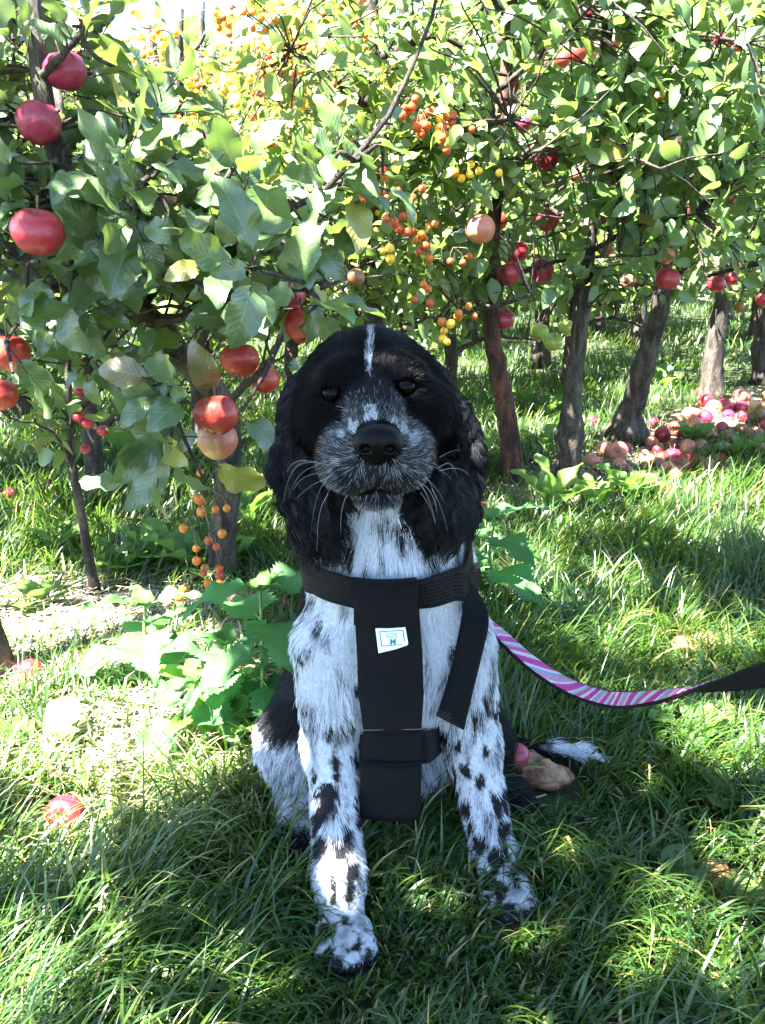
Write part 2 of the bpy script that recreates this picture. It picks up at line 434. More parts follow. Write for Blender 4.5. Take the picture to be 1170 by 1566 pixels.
def surfnet(prims, lo, hi, h):
    lo = np.array(lo, float); n = np.ceil((np.array(hi) - lo) / h).astype(int) + 1
    ax = [lo[i] + h * np.arange(n[i]) for i in range(3)]
    D = np.full(n, 0.06)
    for pr in prims:
        if pr['t'] == 'e': m = pr['r'].max(); a = pr['c'] - m; b = pr['c'] + m
        else:
            m = max(pr['ra'], pr['rb']); a = np.minimum(pr['a'], pr['b']) - m; b = np.maximum(pr['a'], pr['b']) + m
        i0 = np.clip(((a - .035 - lo) / h).astype(int), 0, n); i1 = np.clip(((b + .035 - lo) / h).astype(int) + 2, 0, n)
        if (i1 <= i0).any(): continue
        sl = tuple(slice(i0[i], i1[i]) for i in range(3))
        g = np.stack(np.meshgrid(*[ax[i][sl[i]] for i in range(3)], indexing='ij'), -1)
        D[sl] = comb(D[sl], pd(pr, g), pr['k'], pr['sub'])
    sg = D < 0
    c = np.zeros(n - 1, int)
    for i in (0, 1):
        for j in (0, 1):
            for k in (0, 1): c += sg[i:n[0] - 1 + i, j:n[1] - 1 + j, k:n[2] - 1 + k]
    act = (c > 0) & (c < 8); idx = np.full(n - 1, -1); ii = np.argwhere(act); idx[act] = np.arange(len(ii))
    acc = np.zeros((len(ii), 3)); cnt = np.zeros(len(ii))
    offs = [(i, j, k) for i in (0, 1) for j in (0, 1) for k in (0, 1)]
    for o1 in offs:
        for a in range(3):
            if o1[a]: continue
            o2 = list(o1); o2[a] = 1
            A = D[ii[:, 0] + o1[0], ii[:, 1] + o1[1], ii[:, 2] + o1[2]]; B = D[ii[:, 0] + o2[0], ii[:, 1] + o2[1], ii[:, 2] + o2[2]]
            x = (A < 0) != (B < 0); t = np.where(x, A / np.where(x, A - B, 1), 0)
            q = np.array(o1, float)[None] + np.eye(3)[a][None] * t[:, None]
            acc[x] += q[x]; cnt[x] += 1
    V = lo + h * (ii + acc / cnt[:, None])
    F = []
    for a in range(3):
        b, c_ = (a + 1) % 3, (a + 2) % 3
        s0 = np.moveaxis(sg, a, 0)
        x = np.argwhere(s0[:-1] != s0[1:])
        up = s0[x[:, 0], x[:, 1], x[:, 2]]
        co = np.zeros_like(x); rest = [i for i in range(3) if i != a]
        co[:, a] = x[:, 0]; co[:, rest[0]] = x[:, 1]; co[:, rest[1]] = x[:, 2]
        ok = (co[:, b] > 0) & (co[:, c_] > 0) & (co[:, b] < n[b] - 1) & (co[:, c_] < n[c_] - 1); co = co[ok]; up = up[ok]
        def cell(db, dc):
            q = co.copy(); q[:, b] += db; q[:, c_] += dc; return idx[q[:, 0], q[:, 1], q[:, 2]]
        f = np.stack([cell(-1, -1), cell(0, -1), cell(0, 0), cell(-1, 0)], -1)
        f[~up] = f[~up][:, ::-1]; F.append(f)
    F = np.concatenate(F); F = F[(F >= 0).all(1)]
    return V, F

body, head, ears = [], [], []
# trunk, sitting: chest towards the camera, back sloping down to the rump
body += [cap((.012, .945, .335), (.018, 1.10, .17), .083, .092, .05),
         ell((.010, .925, .300), (.084, .078, .120), .04),
         ell((.010, .905, .235), (.060, .062, .070), .04),
         cap((.004, .925, .54), (.010, .915, .385), .056, .078, .05),
         ell((.015, 1.12, .12), (.098, .09, .10), .05),
         ell((-.045, 1.00, .235), (.058, .085, .115), .03), ell((.055, 1.00, .225), (.055, .085, .10), .03),
         ell((.03, 1.01, .085), (.062, .075, .085), .03)]
# forelegs  (left one in the picture, then the right one)
Lsh, Lel, Lwr, Lpa, Lto = P(503, 985, .875), P(508, 1140, .875), P(518, 1340, .79), P(526, 1438, .745), P(531, 1480, .700)
Rsh, Rel, Rwr, Rpa, Rto = P(702, 985, .90), P(722, 1140, .90), P(757, 1318, .85), P(770, 1372, .81), P(787, 1402, .765)
for sh, el_, wr, pa, to in ((Lsh, Lel, Lwr, Lpa, Lto), (Rsh, Rel, Rwr, Rpa, Rto)):
    body += [cap(sh, el_, .040, .0295, .03), cap(el_, wr, .029, .0225, .02), cap(wr, pa, .0235, .0250, .02),
             ell(wr + np.array([0, -.004, -.004]), (.0235, .0235, .024), .015)]
    f = to - pa; f[2] = 0; f = nrm(f); s = np.array([-f[1], f[0], 0])
    base = np.array([pa[0], pa[1], max(.024, pa[2] * .6)])
    for q, (off, ln) in enumerate(((-.0195, .024), (-.007, .034), (.007, .034), (.0195, .024))):
        a = base + s * off * .8; b = base + f * ln + s * off * 1.15; b[2] = .017
        body.append(cap(a, b, .0145, .0125, .004))
# haunches, sitting with the knees out
body += [cap((-.055, 1.10, .15), (-.100, .975, .115), .066, .050, .04),
         cap((-.104, .965, .11), (-.094, .955, .05), .040, .028, .03),
         cap((-.100, .96, .045), (-.092, .87, .026), .024, .020, .02),
         cap((.080, 1.11, .14), (.118, 1.02, .09), .062, .040, .04),
         cap((.120, 1.01, .085), (.142, 1.0, .035), .034, .026, .03),
         cap((.142, 1.02, .035), (.168, .955, .024), .026, .021, .02)]
for cx, cy in ((-.092, .87), (.170, .95)):
    for o_ in (-.014, 0, .014):
        body.append(cap((cx + o_ * .7, cy + .01, .022), (cx + o_, cy - .018, .014), .012, .0105, .007))
# tail, lying out to the right on the grass
TAIL = [(.06, 1.14, .07), (.13, 1.12, .05), P(800, 1144, 1.08), P(845, 1143, 1.07), P(888, 1147, 1.06), P(920, 1158, 1.05)]
for a, b, ra, rb in zip(TAIL[:-1], TAIL[1:], (.024, .014, .009, .008, .006), (.014, .009, .008, .006, .003)):
    body.append(cap(a, b, ra, rb, .012))
# head: skull, brows, cheeks, muzzle, lips, chin
HX = -.010
head += [ell((HX - .003, .880, .577), (.058, .064, .048), .02),
         ell((HX - .001, .845, .560), (.053, .050, .046), .02),
         cap((HX + .001, .815, .561), (HX + .006, .742, .546), .030, .0215, .018),         # bridge of the nose
         ell((HX - .024, .820, .588), (.020, .016, .013), .014), ell((HX + .027, .820, .592), (.020, .016, .013), .014),
         ell((HX - .041, .838, .545), (.030, .040, .036), .02), ell((HX + .046, .838, .548), (.030, .040, .036), .02),
         ell((HX - .017, .754, .518), (.0250, .029, .0250), .010), ell((HX + .025, .754, .520), (.0250, .029, .0250), .010),
         ell((HX - .026, .782, .517), (.024, .034, .027), .014), ell((HX + .033, .784, .521), (.024, .034, .026), .014),
         ell((HX + .005, .770, .489), (.0225, .031, .0135), .009)]
# eye sockets, mouth line, nose seat
def hit0(px, py, prims, y0=.62):
    Y = y0
    for _ in range(80): Y += float(sdf(prims, P(px, py, Y))) * .7
    return P(px, py, Y)
EYES = [hit0(509, 603, head) + np.array([0, .0075, 0]), hit0(619, 593, head) + np.array([0, .0075, 0])]
for e in EYES: head.append(ell(e + np.array([0, -.010, -.001]), (.0104, .013, .0088), .004, sub=True))
for e, s_ in zip(EYES, (-1, 1)):      # lids
    head.append(cap(e + np.array([-.010, -.0045, .0085]), e + np.array([.010, -.0045, .0085]), .0026, .0026, .005))
    head.append(cap(e + np.array([-.008, -.0055, -.0100]), e + np.array([.008, -.0055, -.0100]), .0020, .0020, .005))
head += [cap((HX - .020, .737, .495), (HX + .006, .722, .503), .0026, .0034, .004, sub=True), cap((HX + .006, .722, .503), (HX + .030, .737, .496), .0028, .0022, .004, sub=True),
         cap((HX + .006, .716, .504), (HX + .006, .718, .530), .0018, .0015, .003, sub=True)]
# ears: broad flaps hanging beside the cheeks
ears += [ell(P(474, 612, .868), (.022, .020, .026), .025, eul(0, 18, 20)),
         ell(P(467, 690, .850), (.029, .017, .050), .025, eul(0, 4, 25)),
         ell(P(484, 780, .838), (.026, .015, .036), .020, eul(0, -12, 15)),
         ell(P(646, 598, .874), (.020, .020, .026), .025, eul(0, -18, -20)),
         ell(P(687, 680, .852), (.028, .017, .048), .025, eul(0, -6, -25)),
         ell(P(678, 765, .838), (.026, .015, .036), .020, eul(0, 10, -15))]
DOG = body + [dict(p, k=max(p['k'], .012)) if i < 2 else p for i, p in enumerate(head)] + ears

# ---------------------------------------------------------------- coat pattern (in the dog's own space)
SPOTS = []
def spot(px, py, Y, r, st=1.6): SPOTS.append((hit0(px, py, body), r * .88, st))
for a in ((490, 1245, .83, .010), (505, 1230, .83, .007), (520, 1300, .80, .009), (492, 1290, .81, .010), (540, 1330, .79, .009), (535, 1360, .78, .008),
          (500, 1215, .84, .011), (545, 1255, .83, .006), (526, 1410, .755, .005), (497, 1428, .75, .009), (510, 1355, .79, .006), (530, 1275, .81, .007),
          (485, 1262, .83, .008), (515, 1190, .85, .004), (480, 1190, .85, .005), (548, 1445, .74, .006), (505, 1455, .73, .008), (545, 1230, .84, .006),
          (735, 1195, .88, .007), (712, 1180, .88, .008), (762, 1230, .87, .010), (770, 1265, .86, .009), (735, 1290, .855, .009), (757, 1312, .85, .009),
          (745, 1345, .83, .010), (765, 1362, .82, .009), (790, 1350, .82, .006), (712, 1235, .87, .009), (720, 1265, .86, .006), (775, 1200, .88, .010),
          (740, 1380, .80, .009), (770, 1395, .79, .009), (780, 1240, .87, .010), (700, 1140, .88, .006), (742, 1150, .88, .005), (726, 1325, .85, .006),
          (536, 1105, .85, .004), (548, 1052, .85, .006), (460, 1003, .87, .006), (488, 958, .86, .005), (690, 1000, .85, .006), (512, 1168, .86, .005),
          (776, 1180, .90, .008), (768, 1215, .88, .008), (700, 1210, .88, .006)):
    spot(*a)
def coat(p, hair=True):
    """rgb at points p (n,3)"""
    n = len(p); x, y, z = p.T
    W_ = np.array([.60, .635, .69]); K = np.array([.0014, .0014, .0022])  # white hair tinted slightly blue to paint in the skylit shade
    n1 = vnoise(p, 14, 1.7); n2 = vnoise(p * np.array([1.9, 1.9, .55]), 38, 4.2); n3 = vnoise(p, 110, 9.0)
    w = np.zeros(n)                                        # 1 white .. 0 black
    hd = (z > .455 + .02 * n1) & (y < 1.05)
    # neck and chest and legs white, grey ticking in streaks
    w[:] = 0.99 - 0.55 * np.clip((n2 - .02) * 2.4, 0, 1)
    thro = (z > .33) & (y < .95)
    w = np.where(thro, w - .22 * np.clip(n2 * 2.4 + .3, 0, 1), w)
    back = (y > .948 + .012 * n1) & (z > .10) & (z < .5)
    back |= (y > 1.04)
    side = (x < -.070 + .004 * n1) & (y > .928 + .006 * n1) & (z > .12) & (z < .345 + .01 * n1)
    w = np.where(back | side, .03, w)
    th = (x < -.075) & (z < .135 + .012 * n1) & (y > .84)
    w = np.where(th & (y < 1.10), .86, w)
    w = np.where(th & (y < .905) & (z < .05), .05, w)
    rh = (x > .105) & (y > .925) & (z < .2); w = np.where(rh, .02, w)
    bl = (np.abs(x - .03) < .07) & (z < .11) & (y > .9); w = np.where(bl, .8, w)
    # tail: black, white towards the tip
    tl = (x > .175) & (y > 1.02); w = np.where(tl, np.clip((x - .222 + .02 * n3 + (z - .045) * .7) * 50, .02, .98), w)
    # head
    yc = y
    blaze = np.abs(x - (HX - .002 + (z - .6) * -.02)) + .0012 * rng.standard_normal(n) * (1 if hair else 0) < np.interp(z, [.586, .592, .606, .622, .66], [.0, .0014, .0030, .0020, .0010]) + .0006 * n3
    hb = np.where((z > .586) & (y < .888) & blaze, .80, .0)
    roan = np.exp(-((x - HX - .004) / (.008 + .5 * np.clip(.59 - z, 0, .03))) ** 2) * np.clip((.600 - z) / .02, 0, 1)
    muz = np.clip((.792 - y) / .014, 0, 1) * np.clip((.582 - z) / .022, .15, 1)
    muz = muz * np.clip((.053 - np.abs(x - HX - .005)) / .012, 0, 1)
    rw = np.clip(np.maximum(roan * .06, muz * .20), 0, 1)
    rw = rw * (.8 + .5 * n3)
    for (sx, sy, sY, sr, sv) in ((546, 640, .79, .0055, 1), (566, 618, .80, .006, 1.1), (598, 635, .79, .005, .95), (625, 665, .77, .006, .7), (530, 662, .77, .004, .9), (575, 655, .76, .006, .6), (612, 645, .78, .005, .8), (524, 690, .77, .005, .5)):
        c = P(sx, sy, sY); d = np.hypot(x - c[0], z - c[2]); rw = np.where((d < sr * (.85 + .9 * n3 + .4 * n2)) & (y < .83), np.maximum(rw, sv * .72), rw)
    lip = (z < .520) & (y < .745) & (z > .488) & (np.abs(x - HX - .005) < .03); rw = np.where(lip, rw * .42, rw)
    hw = np.maximum(hb, np.where(y < .86, rw, 0))
    chin = (z < .487) & (y < .83) & (np.abs(x - HX) < .05); hw = np.where(chin, .45, hw)
    hw = np.where((z < .474) & (np.abs(x - HX) < .045), .85, hw)
    de = sdf(ears, p); hw = np.where(de < .010, .012, hw)
    w = np.where(hd, hw, w); w = np.where((de < .008) & (z > .36), .012, w)
    s6 = vnoise(p * np.array([1.4, 1.4, .7]), 130, 52.0); lg2 = (z < .24) & (y < .93) & (s6 > .42); w = np.where(lg2, w * .35, w)
    for c, r, st in SPOTS:
        d = (p - c) * np.array([1.2, .8, .70]); d = np.linalg.norm(d, axis=1)
        w = np.where(d < r * (1.15 + .6 * n3 + .25 * n1), .03, w)
    sp_ = ((x + .045) ** 2 + (y - .80) ** 2 < .075 ** 2) | ((x - .125) ** 2 + (y - .84) ** 2 < .08 ** 2)
    n4 = vnoise(p * np.array([1, .8, .62]), 92, 14.0)
    lg = sp_ & (z < .235) & (y < .93); w = np.where(lg & (n4 > .375), .03, w)
    # dark toes
    w = np.where((z < .026 + .008 * n3) & (y < .84), .06, w)
    # hair-level mix (roan)
    if hair:
        u = rng.random(n); band = (w > .035) & (w < .9)
        hs = np.where(hd, .50, .9); w = np.where(band, np.clip(np.where(u < w, .95, .01) * hs + w * np.where(hd, .30, .06), 0, 1), w)
    w = np.clip(w, 0, 1)[:, None]
    c = K * (1 - w) + W_ * w
    return c * (0.85 + .3 * rng.random((n, 1)))

dog = empty('dog', (0.03, 0.95, 0)); tag(dog, 'black and white spaniel sitting in the grass, wearing a black harness', 'dog')
def skin_mat():
    m, t, b, o = mat('dog_skin'); at = nd(t, 'ShaderNodeAttribute', attribute_name='col')
    n = noise(t, objco(t), 240, 3)
    t.links.new(mix(t, 0.35, at.outputs[0], mix(t, 1.0, at.outputs[0], n, 'MULTIPLY')), b.inputs['Base Color']); b.inputs['Roughness'].default_value = .8; b.inputs['Specular IOR Level'].default_value = .06
    bump(t, b, n, .002); return m
def fur_mat(name, rough=.42, spec=.35):
    m, t, b, o = mat(name); at = nd(t, 'ShaderNodeAttribute', attribute_name='col')
    t.links.new(at.outputs[0], b.inputs['Base Color']); b.inputs['Roughness'].default_value = rough
    b.inputs['Specular IOR Level'].default_value = spec
    return m
M_SKIN = skin_mat(); M_FUR = fur_mat('fur', .40, .085)
BV, BF = surfnet(DOG, (-.24, .66, -.005), (.36, 1.26, .66), .0042)
# keep what is seen: nothing dropped, the body stays closed
_o = mesh('body', BV, BF, M_SKIN, dog, col=coat(BV, False) * np.where(((BV[:, 2] > .488) & (BV[:, 1] < .9)), .025, .85)[:, None])

# ---------------------------------------------------------------- eyes and nose
def sph(c, r, n=24, m=16, sc=(1, 1, 1)):
    th = np.linspace(0, math.pi, m + 1); ph = np.arange(n) * 2 * math.pi / n
    V = np.array([[math.sin(a) * math.cos(b), math.sin(a) * math.sin(b), math.cos(a)] for a in th for b in ph]) * np.array(sc) * r + np.array(c)
    F = np.array([(i * n + j, i * n + (j + 1) % n, (i + 1) * n + (j + 1) % n, (i + 1) * n + j) for i in range(m) for j in range(n)])[:, ::-1]
    return V, F
def eye_mat():
    m, t, b, o = mat('dog_eye'); co = nd(t, 'ShaderNodeSeparateXYZ'); t.links.new(objco(t), co.inputs[0])
    b.inputs['Base Color'].default_value = (.0012, .0007, .0004, 1); b.inputs['Roughness'].default_value = .16; b.inputs['Specular IOR Level'].default_value = .07
    b.inputs['Coat Weight'].default_value = .0; b.inputs['Coat Roughness'].default_value = .02
    return m
M_EYE = eye_mat()
for e in EYES:
    V, F = sph(e + np.array([0, .0012, -.001]), .0108); mesh('eye', V, F, M_EYE, dog)
NC = P(578, 679, .716)
nose = [ell(NC + np.array([0, .008, .002]), (.0205, .015, .0135), .01), ell(NC + np.array([-.009, .005, -.002]), (.011, .010, .010), .006), ell(NC + np.array([.009, .005, -.002]), (.011, .010, .010), .006),
        ell(NC + np.array([0, .006, -.011]), (.008, .008, .009), .006),
        ell(NC + np.array([-.0098, -.005, -.0035]), (.0042, .0050, .0034), .003, eul(0, 25, 0), True), ell(NC + np.array([.0098, -.005, -.0035]), (.0042, .0050, .0034), .003, eul(0, -25, 0), True),
        cap(NC + np.array([-.0125, -.002, -.0045]), NC + np.array([-.018, .004, -.008]), .0016, .0012, .002, True), cap(NC + np.array([.0125, -.002, -.0045]), NC + np.array([.018, .004, -.008]), .0016, .0012, .002, True),
        cap(NC + np.array([0, -.007, -.001]), NC + np.array([0, -.004, -.02]), .0008, .0012, .0015, True)]
NV, NF = surfnet(nose, NC - .03, NC + .03, .001)
m, t, b, o = mat('dog_nose'); vo = nd(t, 'ShaderNodeTexVoronoi'); vo.inputs['Scale'].default_value = 900; t.links.new(objco(t), vo.inputs[0])
b.inputs['Base Color'].default_value = (.0008, .0007, .0012, 1); b.inputs['Roughness'].default_value = .38; b.inputs['Specular IOR Level'].default_value = .12; bump(t, b, vo.outputs[0], .0004, .8); M_NOSE = m
mesh('nose', NV, NF, M_NOSE, dog)

# ================================================================ harness: laid over the coat
def hit(px, py, off=0.0, y0=.66, y1=1.15):
    """where the line of sight through px,py meets the dog (depth), moved out by off"""
    px = np.asarray(px, float); py = np.asarray(py, float)
    u = (px - 585) / FPX; v = (783 - py) / FPX
    d = np.stack([u, cp + v * sp, -sp + v * cp], -1); d = d / d[..., 1:2]
    Y = np.full(px.shape, y0); C0 = np.array([0, 0, CAM_Z])
    for _ in range(60):
        s = sdf(body, C0 + d * Y[..., None]) - off; Y = np.minimum(Y + s * .8, y1)
    return C0 + d * Y[..., None]
harness = empty('dog_harness', (0.0, .83, .25)); tag(harness, 'black webbing dog harness with a padded chest panel worn by the spaniel', 'harness')
def web_mat(name, base, rib=900, ax=0, rough=.6):
    m, t, b, o = mat(name)
    uv = nd(t, 'ShaderNodeSeparateXYZ'); t.links.new(nd(t, 'ShaderNodeTexCoord').outputs['UV'], uv.inputs[0])
    a = mth(t, 'SINE', mth(t, 'MULTIPLY', uv.outputs[1], rib)); c = mth(t, 'SINE', mth(t, 'MULTIPLY', uv.outputs[0], rib * .7))
    h = mth(t, 'ADD', a, mth(t, 'MULTIPLY', c, .5)); n = noise(t, objco(t), 300, 3)
    t.links.new(ramp(t, n, [(.3, tuple(x * .7 for x in base)), (.7, tuple(x * 1.5 for x in base))]), b.inputs['Base Color'])
    b.inputs['Roughness'].default_value = rough; b.inputs['Specular IOR Level'].default_value = .16; b.inputs['Sheen Weight'].default_value = .02; b.inputs['Sheen Roughness'].default_value = .4
    bump(t, b, mth(t, 'ADD', h, mth(t, 'MULTIPLY', n, 1.5)), .0005, .9); return m
M_WEB = web_mat('black_webbing', (.0020, .0020, .0032), 2600)
M_PAD = web_mat('black_padding', (.0012, .0012, .0018), 5200, rough=.75)
HARN_PTS = []
def strip(name, A, B, th, matl, nx=8, bulge=0.0, parent=None, smooth=2, track=True, extra=None):
    """A,B: (n,3) left and right edges; a band between them th thick, UV in metres"""
    A = np.asarray(A, float); B = np.asarray(B, float); n = len(A)
    s = np.linspace(0, 1, nx + 1)
    G_ = A[:, None] * (1 - s)[None, :, None] + B[:, None] * s[None, :, None]
    T = nrm(np.gradient(G_, axis=0)); Wd = nrm(G_[:, -1:] - G_[:, :1]) * np.ones((1, nx + 1, 1)); N = nrm(np.cross(T, Wd))
    toc = np.array([0, 0, CAM_Z]) - G_; flip = np.sign((N * toc).sum(-1).mean()) or 1; N = N * flip
    G_ = G_ + N * (bulge * np.sin(math.pi * s))[None, :, None]
    top = G_ + N * th / 2; bot = G_ - N * th / 2
    rnd = np.minimum(1, np.minimum(s, 1 - s) * nx)         # softened edges
    V = np.concatenate([top.reshape(-1, 3), bot.reshape(-1, 3)]); m = nx + 1; o2 = n * m; F = []
    for i in range(n - 1):
        for j in range(nx):
            a = i * m + j; F.append((a, a + 1, a + m + 1, a + m)); F.append((o2 + a, o2 + a + m, o2 + a + m + 1, o2 + a + 1))
        for a, b_ in ((i * m, (i + 1) * m), ((i + 1) * m + nx, i * m + nx)): F.append((a, b_, o2 + b_, o2 + a))
    for j in range(nx):
        F.append((j + 1, j, o2 + j, o2 + j + 1)); a = (n - 1) * m + j; F.append((a, a + 1, o2 + a + 1, o2 + a))
    F = np.array(F)
    if flip > 0: pass
    ln = np.concatenate([[0], np.cumsum(np.linalg.norm(np.diff(G_[:, nx // 2], axis=0), axis=1))])
    wd = np.linalg.norm(B[0] - A[0])
    uv = np.stack([np.broadcast_to(s[None] * wd, (n, m)), np.broadcast_to(ln[:, None], (n, m))], -1).reshape(-1, 2); uv = np.vstack([uv, uv])
    if track: HARN_PTS.append(G_.reshape(-1, 3))
    return mesh(name, V, F, matl, parent if parent is not None else harness, uv=uv)
def sm(a, k=3):
    a = a.copy()
    for _ in range(k):
        b_ = a.copy(); b_[1:-1] = (a[:-2] + 2 * a[1:-1] + a[2:]) / 4; a = b_
    return a
def lerp_px(pts, n):
    return spline(np.array(pts, float), n)
OFF = .011
# neck band, left of the panel and round the neck behind
l = lerp_px([(462, 852), (482, 864), (512, 878), (545, 886)], 12); r = lerp_px([(466, 897), (486, 912), (516, 924), (547, 931)], 12)
A = hit(l[:, 0], l[:, 1], OFF); B = hit(r[:, 0], r[:, 1], OFF)
A[:, 1] = sm(A[:, 1], 4); B[:, 1] = sm(B[:, 1], 4)
ba = [A[0] + np.array([-.004, .05, .030]), A[0] + np.array([.030, .125, .075]), np.array([.01, 1.03, .485])]
bb = [B[0] + np.array([-.004, .05, .030]), B[0] + np.array([.026, .130, .070]), np.array([.01, 1.055, .46])]
A = spline(np.vstack([ba[::-1], A[0], A[3], A[6], A[11]]), 30); B = spline(np.vstack([bb[::-1], B[0], B[3], B[6], B[11]]), 30)
strip('neck_band', A, B, .003, M_WEB)
l = lerp_px([(630, 890), (655, 884), (685, 873), (712, 861)], 12); r = lerp_px([(634, 931), (660, 929), (688, 921), (716, 911)], 12)
A = hit(l[:, 0], l[:, 1], OFF); B = hit(r[:, 0], r[:, 1], OFF); A[:, 1] = sm(A[:, 1], 4); B[:, 1] = sm(B[:, 1], 4)
ba = [A[-1] + np.array([.006, .05, .030]), A[-1] + np.array([-.030, .125, .075]), np.array([.01, 1.03, .487])]
bb = [B[-1] + np.array([.006, .05, .030]), B[-1] + np.array([-.026, .130, .070]), np.array([.01, 1.055, .462])]
A = spline(np.vstack([A[0], A[4], A[8], A[11], ba]), 30); B = spline(np.vstack([B[0], B[4], B[8], B[11], bb]), 30)
strip('neck_band', A, B, .003, M_WEB)
# chest panel
py = np.linspace(884, 1116, 22); lx = np.interp(py, [884, 930, 1000, 1060, 1116], [540, 542, 546, 548, 556]); rx = np.interp(py, [884, 930, 1000, 1060, 1116], [637, 641, 646, 648, 644])
mid = hit((lx + rx) / 2, py, OFF + .003); Ym = mid[:, 1].copy()
for i in range(1, len(Ym)): Ym[i] = max(Ym[i], Ym[i - 1] - .004)
Ym = sm(Ym, 10) - .002
PANEL_Y = lambda p: np.interp(p, py, Ym)
A = np.array([P(a, b_, c) for a, b_, c in zip(lx, py, Ym)]); B = np.array([P(a, b_, c) for a, b_, c in zip(rx, py, Ym)])
strip('chest_panel', A, B, .006, M_PAD, nx=10, bulge=.006)
# stitched fold over the neck band
q = np.linspace(886, 955, 8); strip('panel_fold', [P(541, a, PANEL_Y(a) - .0052) for a in q], [P(639, a, PANEL_Y(a) - .0052) for a in q], .003, M_PAD, nx=10, bulge=.006)
# belly band behind the panel end and the hanging end
ye = PANEL_Y(1116)
q = np.linspace(1112, 1172, 8); strip('panel_end', [P(556, a, ye + .004 + (a - 1112) * 1e-4) for a in q], [P(645, a, ye + .004 + (a - 1112) * 1e-4) for a in q], .004, M_PAD, nx=8, bulge=.004)
q = np.linspace(1164, 1250, 10); strip('hanging_end', [P(551 - (a - 1164) * .01, a, ye + .000 + (a - 1164) * 1.5e-4) for a in q], [P(645 - (a - 1164) * .03, a + 2, ye + .000 + (a - 1164) * 1.5e-4) for a in q], .004, M_PAD, nx=8, bulge=.003)
a0, b0 = P(640, 1118, ye + .008), P(640, 1168, ye + .008)
strip('belly_band', spline([a0, P(662, 1116, ye + .03), P(690, 1090, 1.0), (.115, 1.06, .20)], 14), spline([b0, P(664, 1160, ye + .03), P(690, 1120, 1.0), (.118, 1.07, .165)], 14), .003, M_WEB)
a0, b0 = P(560, 1122, ye + .010), P(560, 1166, ye + .010)
strip('belly_band', spline([a0, P(545, 1122, ye + .05), P(520, 1095, 1.0), (-.08, 1.05, .20)], 14), spline([b0, P(545, 1162, ye + .05), P(522, 1125, 1.0), (-.083, 1.06, .165)], 14), .003, M_WEB)
# loose strap hanging from the buckle at the shoulder
yb = hit(712, 900, OFF)[1] - .006
sy = np.array([yb + .012, yb + .0, yb - .006, yb - .010, yb - .014, yb - .016])
Ls = [(709, 893), (709, 925), (702, 965), (690, 1020), (676, 1070), (667, 1094)]
Rs = [(722, 893), (742, 925), (747, 955), (736, 1005), (720, 1070), (709, 1116)]
A = spline([P(a, b_, y_) for (a, b_), y_ in zip(Ls, sy)], 26); B = spline([P(a, b_, y_ + .004) for (a, b_), y_ in zip(Rs, sy)], 26)
strip('loose_strap', A, B, .0025, M_WEB, nx=6)
# buckle
def rbox(c, sz, rot=None, bev=.18):
    """box with chamfered edges"""
    s = np.array(sz) / 2; e = min(s) * bev * 2; V = []; rot = np.eye(3) if rot is None else rot
    me = bpy.data.meshes.new('t'); import bmesh as bm_; b_ = bm_.new(); bm_.ops.create_cube(b_, size=1)
    for v in b_.verts: v.co = Vector((v.co.x * sz[0], v.co.y * sz[1], v.co.z * sz[2]))
    bm_.ops.bevel(b_, geom=b_.edges[:], offset=e, segments=2, affect='EDGES')
    V = np.array([v.co[:] for v in b_.verts]) @ rot.T + np.array(c); F = [[v.index for v in f.verts] for f in b_.faces]; b_.free(); bpy.data.meshes.remove(me)
    return V, F
M_PLAST = plain('black_plastic', (.005, .005, .006), .35, .4, 90, .2)
V, F = rbox(P(721, 884, yb + .03), (.012, .030, .026), eul(0, -8, 0)); mesh('buckle', V, F, M_PLAST, harness, smooth=False)
V, F = rbox(P(731, 878, yb + .042), (.006, .022, .020), eul(0, -8, 0)); mesh('buckle_clip', V, F, M_PLAST, harness, smooth=False)
# pale piping where the panel ends, thread ends at the tip of the loose strap
M_THR = plain('pale_thread', (.10, .095, .09), .6, .4, 400, .2)
pp = np.array([P(555 + 9.0 * i, 1116.5 - .15 * i + math.sin(i) * .3, ye - .0055 - .004 * math.sin(math.pi * i / 10)) for i in range(11)])
V, F = tube(pp, .0005, 6); mesh('piping', V, F, M_THR, harness)
acc = Acc()
for k, f_ in enumerate((.925, .945, .962, .98)):
    i_ = f_ * 25; a = A[int(i_)] * (1 - i_ % 1) + A[min(25, int(i_) + 1)] * (i_ % 1); b_ = B[int(i_)] * (1 - i_ % 1) + B[min(25, int(i_) + 1)] * (i_ % 1)
    for j in range(9):
        if (j + k) % 3 == 2: continue
        s0, s1 = .03 + j * .055, .03 + j * .055 + .036
        q0 = a + (b_ - a) * s0; q1 = a + (b_ - a) * s1; o_ = nrm(np.array([0, 0, CAM_Z]) - q0) * .0018
        V, F = tube([q0 + o_, (q0 + q1) / 2 + o_ * 1.25, q1 + o_], .0003, 4); acc.add(V, F)
acc.build('stitching', M_THR, harness)
